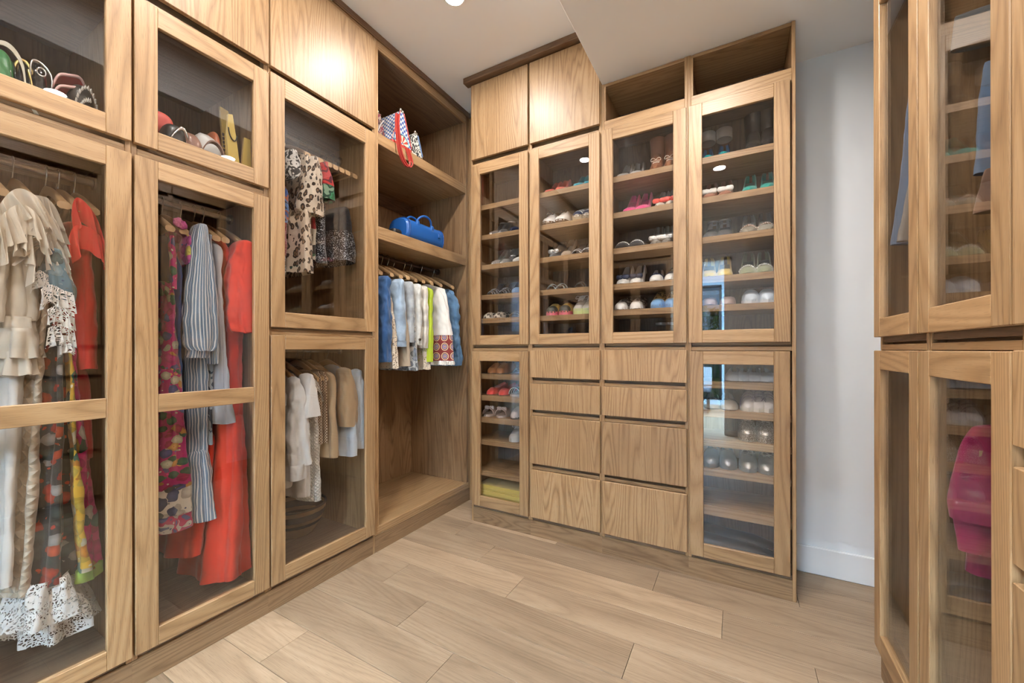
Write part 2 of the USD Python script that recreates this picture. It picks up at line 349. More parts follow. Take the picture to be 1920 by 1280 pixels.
# back run
def back_unit(u0, u1, label, top, ends=(0, 0)): return cabinet(BACK, u0, u1, label, B_DEPTH, top, ends)
SH_U, SH_L = (2.212, 2.002, 1.793, 1.584), (1.035, .885, .731, .576)
B1 = back_unit(-1.63, -1.165, 'oak shoe cabinet next to the corner, with yellow boxes at its bottom', 3.05, (1, 0))
B2 = back_unit(-1.165, -.692, 'oak cabinet with coral and yellow shoes behind glass above a stack of drawers', 3.05)
B3 = back_unit(-.692, -.224, 'oak cabinet with hot pink shoes behind glass and an open cubby on top', 2.762)
B4 = back_unit(-.224, .246, 'oak shoe cabinet with glass doors above and below, beside the white wall', 2.762, (0, 1))
for c, u in ((B1, (-1.61, -1.171)), (B2, (-1.158, -.699)), (B3, (-.687, -.230)), (B4, (-.220, .223))):
    door(c, u[0], u[1], 1.236, 2.482, rail_h=.065, top_rail=.068)
    rail(c, 1.1935, 1.215, 1.237)
    deck(c, 1.245, .022, d1=-.02, name='shelf', m=OAK['x'])
    for z in SH_U: deck(c, z, .034, d1=-.019)
    deck(c, 1.42 if c in (B1, B2) else 1.433, .034, d1=-.019)
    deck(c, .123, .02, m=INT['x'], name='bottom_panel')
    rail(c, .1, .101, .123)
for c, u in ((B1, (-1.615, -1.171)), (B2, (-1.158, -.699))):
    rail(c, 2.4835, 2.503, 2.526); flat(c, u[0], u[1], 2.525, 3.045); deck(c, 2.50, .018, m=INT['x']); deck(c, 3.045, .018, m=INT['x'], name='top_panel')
for c in (B3, B4):
    part('rail', BACK.box(c['u0'] + .016, c['u1'] - .016, -.02, -.0005, 2.4825, 2.543), OAK['x'], c['prim'])
    part('stile', BACK.box(c['u0'] + .016, c['u0'] + .026, -.02, -.0005, 2.543, 2.745), OAK['z'], c['prim'])
    deck(c, 2.543, .02, d1=-.021, m=INT['x']); deck(c, 2.762, .017, m=OAK['x'], name='top_panel')
tag(part('crown_molding', bx(-1.655, -.692, 2.245, 2.304, 3.051, H1 - .0005, .003), CRN['x']), 'dark oak crown molding over the corner shoe cabinets', 'molding')
for c, u in ((B1, (-1.612, -1.171)), (B4, (-.216, .221))):
    door(c, u[0], u[1], .123, 1.192, rail_h=.070, top_rail=.067)
    for z in SH_L: deck(c, z, .037, d1=-.019)
    deck(c, .36 if c is B1 else .385, .037 if c is B1 else .052, d1=-.019)
for c, u in ((B2, (-1.156, -.698)), (B3, (-.686, -.229))):
    for k, (z0, z1) in enumerate(((1.024, 1.198), (.818, .986), (.473, .779), (.127, .433))):
        dr = flat(c, u[0], u[1], z0, z1, name='drawer')
        S = c['S']
        part('drawer_box', S.box(u[0] + .03, u[1] - .03, -.32, 0.0009, z0 + .02, z1 - .05), INT['x'], dr) if 0 else None
        if k: rail(c, z1, z1 + .019, z1 + .039)
# right run
def right_unit(u0, u1, label): return cabinet(RIGHT, u0, u1, label, R_DEPTH, 2.762)
RA = right_unit(1.514, 1.935, 'narrow glass-door oak cabinet with blue trousers, at the right end of the room')
RB = right_unit(1.088, 1.514, 'glass-door oak cabinet at the right picture edge holding a magenta dress')
for c, u in ((RA, (1.522, 1.925)), (RB, (1.090, 1.512))):
    door(c, u[0], u[1], 1.244, 2.482, rail_h=.065, top_rail=.068); door(c, u[0], u[1], .123, 1.196, rail_h=.069, top_rail=.067)
    rail(c, 1.197, 1.217, 1.243); rail(c, .1, .101, .123)
    deck(c, .123, .02, m=INT['y'], name='bottom_panel'); deck(c, 1.245, .02, m=INT['y']); deck(c, 2.50, .02, m=INT['y']); deck(c, 2.762, .017, m=OAK['y'], name='top_panel')
    flat(c, u[0], u[1], 2.525, 2.745)
def right_plain(u0, u1, label):
    c = right_unit(u0, u1, label); u0 += .004; u1 -= .004
    flat(c, u0, u1, 1.244, 2.482); flat(c, u0, u1, 2.525, 2.745)
    for k, (z0, z1) in enumerate(((1.024, 1.198), (.808, .986), (.473, .775), (.127, .433))):
        flat(c, u0, u1, z0, z1, name='drawer')
    for z in (.433, .775, .986, 1.198): rail(c, z, z + .019, z + .038)
    rail(c, .1, .101, .123)
    deck(c, 2.762, .017, m=OAK['y'], name='top_panel')
    return c
right_plain(.54, 1.088, 'oak drawer cabinet cut off by the right picture edge')
for a, l in ((-.01, 'oak drawer cabinet beside the camera, outside the picture'), (-.56, 'oak drawer cabinet behind the camera, nearer one'), (-1.11, 'oak drawer cabinet behind the camera by the doorway')):
    right_plain(a, a + .55, l)

REAR = Side('rear', -1.375)
for a, b_, l in ((-1.80, -1.29, 'glass door cabinet on the rear wall, left one, mirrored in the panes'), (-1.29, -.80, 'glass door cabinet on the rear wall beside the doorway, mirrored in the panes')):
    c = cabinet(REAR, a, b_, l, .34, 2.762)
    door(c, a + .004, b_ - .004, 1.236, 2.482); door(c, a + .004, b_ - .004, .123, 1.192); flat(c, a + .004, b_ - .004, 2.525, 2.745)
    for z in (.123, .62, 1.245, 1.7, 2.1, 2.50, 2.762): deck(c, z, .03, d1=-.02)
    rail(c, .1, .101, .123); rail(c, 1.1935, 1.215, 1.237); rail(c, 2.4835, 2.503, 2.526)

# ---------------------------------------------------------------- recessed lamps
for i, (x, y, z) in enumerate(DOWNLIGHTS):
    if i < 3: where = ('by the corner', 'over the middle of the room', 'added as fill above the camera')[i] + ', left row'
    else: where = ('by the shoe cabinets', 'over the middle of the room', 'added as fill above the camera', 'added as fill near the doorway')[i - 3] + ', soffit row'
    t = thing('downlight', 'recessed round white ceiling downlight ' + where, 'ceiling light', (x, y, z))
    an = np.linspace(0, 2*PI, 33)[:-1]
    part('trim_ring', tube(np.c_[x + .052*np.cos(an), y + .052*np.sin(an), np.full(32, z - .003)], .006, 8, closed=True), TRIM, t, smooth=True)
    part('lens', cyl((x, y, z - .0005), (x, y, z - .003), .046, n=32), LENS, t)
    dl = UsdLux.DiskLight.Define(stage, f'{t.GetPath()}/lamp')
    dl.CreateRadiusAttr(.045); dl.CreateIntensityAttr(DOWN * 60); dl.CreateColorAttr(Gf.Vec3f(1.0, 0.955, 0.90)); dl.AddTranslateOp().Set(Gf.Vec3d(0, 0, -.006))

# ---------------------------------------------------------------- shoes
rng = random.Random(7)
_mc = {}
def leather(col, fin='leather'):
    k = (tuple(col), fin)
    if k in _mc: return _mc[k]
    n = f'{fin}_{len(_mc):02d}'
    if fin == 'leather': r = plain(n, col, 0.38)
    elif fin == 'patent': r = plain(n, col, 0.12, coat=0.6)
    elif fin == 'suede': r = plain(n, col, 0.85, sheen=0.3)
    elif fin == 'satin': r = plain(n, col, 0.45, sheen=0.4)
    elif fin == 'metal': r = plain(n, col, 0.3, metal=0.85, bump=.3, bscale=90)
    elif fin == 'glitter':
        r = mat(n, {'g': ('texture_coordinate', {}), 'v': ('voronoi_texture', {'scale': 420.0}), 's': ('separate_color', {}),
                    'c': ('rgb_ramp', {'ramp': [(0, tuple(np.array(col)*.3)), (.6, tuple(col)), (1, (1, 1, 1))]}), 'p': ('principled_bsdf', {'roughness': .3, 'metallic': .55})},
                [('g.object', 'v.vector'), ('v.color', 's.color'), ('s.r', 'c.fac'), ('c.color', 'p.base_color')])
    elif fin in ('leopard', 'zebra'):
        a = {'g': ('texture_coordinate', {}), 'm': ('mapping', {'scale': (1, .55, 1) if fin == 'leopard' else (1, .25, 1)}), 'v': ('voronoi_texture', {'scale': 70.0 if fin == 'leopard' else 55.0}),
             'c': ('rgb_ramp', {'ramp': [(0, tuple(np.array(col)*.5)), (.22, tuple(np.array(col)*.45)), (.27, (.02, .012, .008)), (.42, (.02, .012, .008)), (.5, tuple(col)), (1, tuple(col))]}),
             'p': ('principled_bsdf', {'roughness': .5})}
        r = mat(n, a, [('g.object', 'm.vector'), ('m.vector', 'v.vector'), ('v.distance', 'c.fac'), ('c.color', 'p.base_color')])
    elif fin == 'rope':
        r = mat(n, {'g': ('texture_coordinate', {}), 'w': ('wave_texture', {'bands_direction': 'z', 'scale': 45.0, 'distortion': 1.5}), 'c': ('rgb_ramp', {'ramp': [(0, tuple(np.array(col)*.55)), (1, tuple(col))]}),
                    'p': ('principled_bsdf', {'roughness': .9})}, [('g.object', 'w.vector'), ('w.fac', 'c.fac'), ('c.color', 'p.base_color')])
    elif fin == 'stripe':
        r = mat(n, {'g': ('texture_coordinate', {}), 'w': ('wave_texture', {'bands_direction': 'y', 'scale': 11.0}), 'c': ('rgb_ramp', {'ramp': [(0, (.75, .74, .72)), (.5, tuple(col))], 'interpolate': False}),
                    'p': ('principled_bsdf', {'roughness': .7})}, [('g.object', 'w.vector'), ('w.fac', 'c.fac'), ('c.color', 'p.base_color')])
    _mc[k] = r
    return r
_S = np.array([0, .05, .15, .3, .5, .7, .85, .95, 1])
_WP = {'pointed': [.002, .0115, .023, .0355, .032, .026, .027, .021, .006], 'round': [.008, .022, .032, .0385, .034, .029, .0295, .023, .008], 'wide': [.012, .027, .037, .042, .037, .033, .034, .027, .010]}
def shoe(kind, upper, lining=None, sole=None, toe='pointed', heel=.08, th=.006, deco=None, dcol=None, L=.24, cap=None):
    """parts of one shoe, toe tip at the origin pointing to -y: [(name, mesh, material)]"""
    lining = lining or leather((.42, .36, .30)); sole = sole or leather((.10, .07, .05))
    W = _WP[toe]
    w = lambda s: np.interp(s, _S, W) * np.sqrt(np.clip(np.asarray(s) / .06, 0.0004, 1))
    def h(s):
        x = np.clip((np.asarray(s) - .33) / .52, 0, 1); return th + heel * x * x * (3 - 2 * x)
    out = []
    # sole slab
    s = np.linspace(0, 1, 22)
    top = np.stack([np.stack([-w(s), s * L, h(s)], 1), np.stack([w(s), s * L, h(s)], 1)], 1)
    wf = 1.07 if kind in ('sneaker', 'loafer', 'espadrille') else 1.0
    top[:, :, 0] *= wf
    bot = top.copy(); bot[:, :, 2] = top[:, :, 2] - th * np.ones(22)[:, None]
    if kind in ('wedge',): bot[:, :, 2] = 0
    ring = np.stack([top[:, 0] , top[:, 1], bot[:, 1] * [.97, 1, 1], bot[:, 0] * [.97, 1, 1]], 1)
    v = ring.reshape(-1, 3); f = grid_faces(22, 4, wrap=True)
    f = np.vstack([f[:, ::-1], [[0, 1, 2], [0, 2, 3]], [[84, 86, 85], [84, 87, 86]]])
    out.append(('sole', (v, f), sole))
    if heel > .03 and kind != 'wedge':
        r0 = .018 if deco != 'block' else .026; r1 = .006 if deco != 'block' else .022
        yy = L * .93
        out.append(('heel', cyl((0, yy + .004, 0), (0, yy - .012, float(h(.9)) - th + .002), r1, r0, 12), sole if deco != 'block' else upper))
    # insole
    si = np.linspace(.04, .98, 18)
    v = np.stack([np.stack([-w(si) * .93, si * L, h(si) + .003], 1), np.stack([w(si) * .93, si * L, h(si) + .003], 1), ], 1).reshape(-1, 3)
    out.append(('insole', (v, grid_faces(18, 2)), lining))
    def dome(s0, s1, vamp, ph=(.31, .69), T=None, n=26, k=17, inset=0.0):
        s = np.linspace(s0, s1, n); Tt = np.interp(s, *T)
        phi = np.r_[np.linspace(0, ph[0], 6), np.linspace(ph[0], ph[1], k - 10)[1:-1], np.linspace(ph[1], 1, 6)] * PI
        k = len(phi)
        S_, P_ = np.meshgrid(s, phi, indexing='ij'); TT = (Tt * np.sqrt(np.clip(s / .07, .002, 1)))[:, None]
        x = (w(S_) + .0015 - inset) * np.sign(np.cos(P_)) * np.abs(np.cos(P_)) ** .8
        z = h(S_) - th * .3 + (TT - inset) * np.sin(P_) ** .75
        y = S_ * L
        v = np.stack([x, y, z], -1).reshape(-1, 3); f = grid_faces(n, k)
        if vamp is not None:
            cen = v[f].mean(1); ii = (f % k).mean(1); ss = cen[:, 1] / L
            mid = (ii > 4.6) & (ii < k - 5.6)
            cut = (ss > vamp + .05 * np.abs((ii - (k - 1) / 2) / (k / 2 - 5))) & mid
            f = f[~cut]
        return (v, f[:, ::-1])
    if kind in ('pump', 'flat', 'loafer', 'wedge', 'sneaker', 'boot', 'espadrille'):
        T = {'pump': ([0, .08, .2, .32, .5, .8, 1], [.010, .022, .034, .048, .05, .056, .07]),
             'flat': ([0, .08, .2, .32, .5, .8, 1], [.014, .028, .04, .05, .048, .052, .062]),
             'loafer': ([0, .08, .2, .4, .5, .8, 1], [.019, .036, .047, .068, .068, .066, .075]),
             'espadrille': ([0, .08, .2, .4, .5, .8, 1], [.020, .036, .05, .07, .066, .06, .07]),
             'wedge': ([0, .08, .2, .32, .5, .8, 1], [.014, .028, .04, .052, .05, .056, .07]),
             'sneaker': ([0, .08, .2, .45, .55, .8, 1], [.018, .033, .043, .085, .092, .085, .09]),
             'boot': ([0, .08, .2, .35, .5, .8, 1], [.014, .032, .05, .075, .12, .15, .16])}[kind]
        vamp = {'pump': .27, 'flat': .25, 'wedge': .3, 'loafer': .42, 'espadrille': .40, 'sneaker': .5, 'boot': None}[kind]
        out.append(('upper', dome(0, 1, vamp, T=T), upper))
        if cap: out.append(('toe_cap', dome(0, .2, None, T=(T[0], np.array(T[1]) + .0018), n=8), cap))
    if kind == 'boot':
        zt = .24; z = np.linspace(float(h(.7)) + .02, zt, 12); an = np.linspace(0, 2*PI, 25)[:-1]
        rr = np.interp(z, [z[0], z[0] + .05, zt], [.036, .040, .047])
        v = np.stack([np.stack([r * np.cos(an), .70 * L + r * 1.15 * np.sin(an), np.full(24, q)], 1) for r, q in zip(rr, z)])
        out.append(('shaft', (v.reshape(-1, 3), grid_faces(12, 24, wrap=True)), upper))
    dm = dcol or upper
    def strap(s, T, wd, th_=.003, m=dm, nm='strap', lift=0.0, skew=0.0):
        ph = np.linspace(0, PI, 15)
        p = np.stack([(w(s) + .003) * np.cos(ph), s * L + skew * np.cos(ph), h(s) - .002 + lift + T * np.sin(ph)], 1)
        out.append((nm, ribbon(p, (0, 1, 0), wd, th_), m))
    def ankle(z, wd=.012, m=dm):
        an = np.linspace(0, 2*PI, 29)
        p = np.stack([.031 * np.cos(an), .83 * L + .040 * np.sin(an), np.full(29, float(h(.85)) + z)], 1)
        out.append(('ankle_strap', ribbon(p, (0, 0, 1), wd, .003), m))
    if kind == 'sandal':
        strap(.2, .030, .020); strap(.30, .043, .016)
        if deco != 'slide': ankle(.075)
        if deco == 'strappy':
            strap(.38, .05, .006, skew=.02); strap(.38, .05, .006, skew=-.02); strap(.12, .022, .006)
    if kind == 'mule': strap(.27, .046, .075, .004, nm='upper', m=upper)
    if deco == 'ankle': ankle(.07)
    if deco == 'sling': ankle(.035, .008)
    if deco == 'cuff':
        an = np.linspace(0, 2*PI, 29); p = np.stack([.038 * np.cos(an), .80 * L + .045 * np.sin(an), np.full(29, float(h(.85)) + .095)], 1)
        out.append(('ankle_cuff', ribbon(p, (0, 0, 1), .055, .004), dm))
    if deco in ('band', 'jewel'):
        q = np.linspace(.12, .88, 11) * PI; ms = []
        for i, a in enumerate(q):
            b = trimesh.creation.icosphere(1, .0065); b.apply_translation(((w(.26) + .002) * np.cos(a), .255 * L + .012 * abs(np.cos(a)), float(h(.26)) + .046 * np.sin(a) ** .8)); ms.append(b)
        out.append(('jewel_band', cat(*ms), dm))
    if deco in ('bow', 'ruffle'):
        ms = []
        for sx in (-1, 1):
            b = trimesh.creation.icosphere(2, 1.0); b.vertices *= (.020, .009, .013); b.vertices[:, 2] *= 1 + .5 * np.abs(b.vertices[:, 0]) / .02
            b.apply_translation((sx * .019, .20 * L, float(h(.22)) + .043)); ms.append(b)
        b = trimesh.creation.icosphere(1, .008); b.apply_translation((0, .19 * L, float(h(.22)) + .045)); ms.append(b)
        if deco == 'ruffle':
            for sx in (-1.6, -.5, .5, 1.6):
                b = trimesh.creation.icosphere(2, 1.0); b.vertices *= (.016, .012, .010); b.apply_translation((sx * .013, .16 * L + .004 * abs(sx), float(h(.2)) + .034)); ms.append(b)
        out.append(('bow' if deco == 'bow' else 'ruffle', cat(*ms), dm))
    if deco == 'laces':
        ms = []
        for i in range(5):
            s_ = .27 + .05 * i; z_ = float(np.interp(s_, [.2, .45], [.045, .088])) + th
            for sg in (-1, 1): ms.append(tube([(-sg * .017, s_ * L, z_ - .002), (0, (s_ + .02) * L, z_ + .006), (sg * .017, (s_ + .045) * L, z_ + .006)], .0032, 6))
        for sg in (-1, 1): ms.append(tube(smoothpts([(0, .26*L, .075+th), (sg*.02, .25*L, .085+th), (sg*.028, .24*L, .07+th), (0, .26*L, .073+th)], 10), .002, 5))
        out.append(('laces', cat(*ms), dm))
    if deco == 'stripes':
        for i, s_ in enumerate((.16, .25, .34)):
            strap(s_, [.057, .068, .083][i], .011, .002, nm='stripe', lift=.001)
    if deco == 'tie':
        out.append(('bow_tie', cat(tube(smoothpts([(0, .36*L, .074+th), (-.02, .35*L, .078+th), (-.022, .33*L, .064+th), (0, .36*L, .071+th), (.022, .33*L, .064+th), (.02, .35*L, .078+th), (0, .36*L, .074+th)], 20), .003, 6)), dm))
    return out
def put_shoes(desc, parts, xs, z, shelf, cab, category='shoe', y=2.338, name='shoe', rots=None, tilt=0, sides=('left', 'right', 'third', 'fourth')):
    first = None
    for i, x in enumerate(xs):
        side = ('left ' if i == 0 else 'right ') if len(xs) == 2 else '' if len(xs) == 1 else sides[i] + ' '
        lab = f'{side}{desc} on {shelf} of the {cab}'
        rz = (rots[i] if rots else rng.uniform(-4, 4)); loc = (x, y + rng.uniform(0, .008), z + .0006)
        if first is None:
            first = thing(name, lab, category, loc, 'shoes in the ' + cab, rotz=rz)
            for nm, me, mt in parts: part(nm, me, mt, first, smooth=40)
        else: copy_of(first, name, lab, loc, rz)
U1, U2, U3, U4 = ('upper corner cabinet', 'second upper cabinet', 'third upper cabinet', 'upper wall-side cabinet')
K1, K4 = 'lower corner cabinet', 'lower wall-side cabinet'
TOPS = (2.212, 2.002, 1.793, 1.584)
SHF = ('top shelf', 'second shelf', 'third shelf', 'fourth shelf', 'fifth shelf', 'bottom')
LE = leather
SIL, WHT, BLKL, NAVY, NUDE, GREY = (.62, .62, .63), (.78, .76, .73), (.015, .014, .015), (.02, .03, .07), (.50, .36, .27), (.33, .32, .31)
GRL = LE((.30, .28, .27))
# corner upper cabinet
put_shoes('silver pointed slingback', shoe('pump', LE(SIL, 'metal'), GRL, deco='sling', heel=.085), (-1.5, -1.425), TOPS[1], SHF[1], U1)
put_shoes('dark navy flat', shoe('flat', LE(NAVY), heel=.012), (-1.332,), TOPS[1], SHF[1], U1)
put_shoes('silver glitter ombre pump', shoe('pump', LE((.5, .47, .45), 'glitter'), LE((.35, .25, .2)), heel=.095), (-1.486, -1.417), TOPS[2], SHF[2], U1)
put_shoes('white pointed pump', shoe('pump', LE(WHT), heel=.07), (-1.311,), TOPS[2], SHF[2], U1)
put_shoes('black jeweled high sandal', shoe('sandal', LE(BLKL), LE((.05, .04, .04)), heel=.10, deco='strappy', dcol=LE((.3, .3, .32), 'glitter')), (-1.517, -1.421), TOPS[3], SHF[3], U1)
put_shoes('pale blue flat', shoe('flat', LE((.25, .35, .52)), heel=.01), (-1.32,), TOPS[3], SHF[3], U1)
put_shoes('snake print strappy flat', shoe('flat', LE((.62, .56, .48), 'zebra'), heel=.01, toe='round'), (-1.54, -1.451), 1.42, SHF[4], U1)
put_shoes('brown beige sandal', shoe('sandal', LE((.33, .22, .12)), LE((.5, .4, .28)), heel=.02, toe='round'), (-1.324,), 1.42, SHF[4], U1)
put_shoes('taupe grey flat', shoe('flat', LE((.22, .18, .16)), heel=.01), (-1.46, -1.366), 1.245, SHF[5], U1)
# second upper cabinet
put_shoes('coral pointed pump', shoe('pump', LE((.72, .13, .08), 'suede'), LE((.40, .27, .22)), heel=.09), (-1.074, -0.995), TOPS[0], SHF[0], U2)
put_shoes('turquoise pointed pump', shoe('pump', LE((.02, .35, .45), 'suede'), LE((.40, .38, .34)), heel=.09), (-0.873, -0.807), TOPS[0], SHF[0], U2)
put_shoes('white and brown golf shoe', shoe('sneaker', LE(WHT), LE((.2, .15, .1)), LE((.16, .10, .06), 'patent'), toe='wide', heel=.01, th=.03, deco='tie', dcol=LE(BLKL)), (-1.07, -0.984), TOPS[1], SHF[1], U2)
put_shoes('navy and white striped espadrille', shoe('espadrille', LE(NAVY, 'stripe'), LE((.5, .45, .38)), LE((.55, .44, .31), 'rope'), toe='wide', heel=.012, th=.035), (-0.863, -0.801), TOPS[1], SHF[1], U2)
put_shoes('silver bow jeweled pump', shoe('pump', LE(SIL, 'metal'), LE((.34, .25, .2)), heel=.085, deco='bow', dcol=LE(WHT, 'glitter')), (-1.04,), TOPS[2], SHF[2], U2)
put_shoes('beige pointed pump', shoe('pump', LE((.45, .36, .28)), LE((.40, .33, .27)), heel=.10), (-0.959,), TOPS[2], SHF[2], U2)
put_shoes('silver ankle strap sandal', shoe('sandal', LE(SIL, 'metal'), LE(SIL, 'metal'), heel=.10), (-0.877, -0.811), TOPS[2], SHF[2], U2)
put_shoes('ice blue jeweled flat sandal', shoe('sandal', LE((.5, .62, .66), 'glitter'), heel=.01, deco='slide'), (-1.055, -0.992), TOPS[3], SHF[3], U2)
put_shoes('grey strappy flat sandal', shoe('sandal', LE((.3, .29, .27), 'metal'), heel=.012, deco='slide'), (-0.863,), TOPS[3], SHF[3], U2)
put_shoes('yellow slip-on with pink sole', shoe('loafer', LE((.72, .46, .06), 'suede'), LE((.03, .03, .03)), LE((.70, .16, .22)), toe='wide', heel=.01, th=.026, cap=LE((.06, .06, .05))), (-1.044, -0.955), 1.42, SHF[4], U2)
put_shoes('grey and lime sneaker', shoe('sneaker', LE((.52, .48, .42), 'suede'), LE((.2, .2, .15)), LE((.60, .66, .30)), toe='wide', heel=.012, th=.035, deco='laces', dcol=LE(WHT)), (-0.859, -0.801), 1.42, SHF[4], U2)
put_shoes('dark taupe pump', shoe('pump', LE((.20, .17, .16)), GRL, heel=.05), (-0.962, -0.856), 1.245, SHF[5], U2)
# third upper cabinet
put_shoes('grey toe dark pump', shoe('pump', LE((.38, .36, .34), 'suede'), LE((.09, .085, .08)), heel=.10, toe='round'), (-0.595, -0.515), TOPS[0], SHF[0], U3)
put_shoes('brown lace-up ankle boot', shoe('boot', LE((.30, .13, .07)), LE((.1, .06, .04)), heel=.07, deco='laces', dcol=LE((.6, .5, .42))), (-0.4, -0.329), TOPS[0], SHF[0], U3)
put_shoes('hot pink platform pump', shoe('pump', LE((.85, .07, .26), 'satin'), LE((.42, .05, .14)), heel=.11, toe='round', deco='ankle'), (-0.558, -0.482), TOPS[1], SHF[1], U3)
put_shoes('cream and black pump', shoe('pump', LE((.55, .50, .43)), LE((.16, .08, .05)), heel=.10, deco='bow', dcol=LE((.75, .08, .06))), (-0.385, -0.326), TOPS[1], SHF[1], U3)
put_shoes('black flat with white edge', shoe('flat', LE(BLKL, 'suede'), LE((.05, .04, .03)), heel=.01, toe='wide', deco='jewel', dcol=LE(WHT, 'glitter')), (-0.598, -0.518), TOPS[2], SHF[2], U3)
put_shoes('silver glitter bow pump', shoe('pump', LE((.62, .56, .48), 'glitter'), LE((.36, .29, .23)), heel=.10, deco='ruffle', dcol=LE(WHT, 'glitter')), (-0.403, -0.34), TOPS[2], SHF[2], U3)
put_shoes('white pump with navy bow', shoe('pump', LE(WHT), LE((.40, .32, .26)), heel=.085, toe='round', deco='bow', dcol=LE(NAVY)), (-0.592, -0.515), TOPS[3], SHF[3], U3)
put_shoes('white flat with navy trim', shoe('flat', LE(WHT), LE((.40, .30, .14)), heel=.05, toe='round', deco='band', dcol=LE(NAVY)), (-0.397, -0.323), TOPS[3], SHF[3], U3)
put_shoes('white toe zebra fur slipper', shoe('loafer', LE((.60, .52, .44), 'zebra'), LE((.2, .12, .08)), toe='wide', heel=.03, cap=LE(WHT)), (-0.601, -0.509), 1.433, SHF[4], U3)
put_shoes('leopard shoe with blue toe', shoe('sneaker', LE((.42, .26, .10), 'leopard'), LE((.2, .12, .08)), LE((.2, .35, .6)), toe='wide', heel=.02, th=.02, cap=LE((.18, .38, .68), 'satin')), (-0.394, -0.318), 1.433, SHF[4], U3)
put_shoes('silver grey flat', shoe('flat', LE((.45, .45, .47), 'metal'), heel=.01, toe='round'), (-0.607, -0.509), 1.245, SHF[5], U3)
put_shoes('silver strappy sandal', shoe('sandal', LE(SIL, 'metal'), GRL, heel=.03, deco='strappy'), (-0.391, -0.323), 1.245, SHF[5], U3)
# upper cabinet by the wall
put_shoes('blue patent pump with grey cuff', shoe('pump', LE((.10, .28, .62), 'patent'), LE((.06, .06, .09)), LE((.25, .05, .04)), heel=.09, deco='cuff', dcol=LE((.42, .39, .36), 'suede'), cap=LE((.02, .32, .34), 'patent')), (-0.131, -0.061), TOPS[0], SHF[0], U4)
put_shoes('black tall ankle boot', shoe('boot', LE(BLKL), LE(BLKL), heel=.07, toe='round'), (0.073, 0.137), TOPS[0], SHF[0], U4)
put_shoes('nude pump with white ruffle', shoe('pump', LE((.42, .20, .14)), LE((.40, .31, .24)), heel=.095, toe='round', deco='ruffle', dcol=LE(WHT, 'satin')), (-0.129, -0.051), TOPS[1], SHF[1], U4)
put_shoes('teal green pointed pump', shoe('pump', LE((.0, .34, .29), 'suede'), LE((.03, .10, .09)), heel=.10), (0.054, 0.135), TOPS[1], SHF[1], U4)
put_shoes('silver slingback pump', shoe('pump', LE((.55, .56, .60), 'metal'), LE((.09, .09, .11)), heel=.085, deco='sling', toe='round'), (-0.126, -0.054), TOPS[2], SHF[2], U4)
put_shoes('beaded olive pump', shoe('pump', LE((.33, .30, .24)), LE((.30, .33, .28)), heel=.09, toe='round', deco='jewel', dcol=LE((.6, .4, .3), 'glitter')), (0.054, 0.13), TOPS[2], SHF[2], U4)
put_shoes('pale yellow pump', shoe('pump', LE((.82, .62, .16), 'satin'), LE((.42, .40, .30)), heel=.085, toe='round'), (-0.126, -0.056), TOPS[3], SHF[3], U4)
put_shoes('sage green pump with crystals', shoe('pump', LE((.30, .33, .20), 'satin'), LE((.04, .05, .05)), heel=.09, toe='round', deco='jewel', dcol=LE((.75, .74, .7), 'glitter')), (0.047, 0.123), TOPS[3], SHF[3], U4)
put_shoes('pale pink ballet flat', shoe('flat', LE((.50, .38, .36)), heel=.01, toe='round'), (-0.124, -0.046), 1.433, SHF[4], U4)
put_shoes('pale blue slip-on', shoe('loafer', LE((.27, .36, .47), 'suede'), LE((.12, .13, .16)), LE((.62, .66, .72)), toe='wide', heel=.01, th=.018, cap=LE((.50, .58, .68))), (0.066, 0.137), 1.433, SHF[4], U4)
# lower corner cabinet
put_shoes('orange tan slipper', shoe('loafer', LE((.50, .18, .06)), LE((.15, .08, .05)), toe='wide', heel=.01), (-1.504, -1.43), 1.035, SHF[0], K1)
put_shoes('dark ring sandal', shoe('sandal', LE((.16, .15, .15), 'metal'), heel=.01, deco='slide'), (-1.311,), 1.035, SHF[0], K1)
put_shoes('bright red flat', shoe('flat', LE((.72, .06, .05), 'suede'), LE((.30, .05, .05)), heel=.02, toe='round'), (-1.517, -1.417), .885, SHF[1], K1)
put_shoes('black and white striped slide', shoe('mule', LE(BLKL, 'stripe'), LE((.5, .45, .38)), LE((.5, .46, .4)), toe='wide', heel=.015, th=.014), (-1.32,), .885, SHF[1], K1)
put_shoes('blush pink slide', shoe('mule', LE((.58, .45, .40)), LE((.55, .46, .40)), LE((.55, .48, .44)), toe='wide', heel=.02, th=.016, deco='bow', dcol=LE((.6, .5, .46))), (-1.535, -1.43), .731, SHF[2], K1)
put_shoes('pale blush loafer', shoe('loafer', LE((.56, .46, .43)), heel=.01, toe='round', th=.012), (-1.32,), .731, SHF[2], K1)
put_shoes('white sneaker', shoe('sneaker', LE((.58, .57, .55)), LE((.2, .2, .2)), LE((.62, .62, .6)), toe='wide', heel=.01, th=.024, deco='laces', dcol=LE(WHT)), (-1.328,), .576, SHF[3], K1)
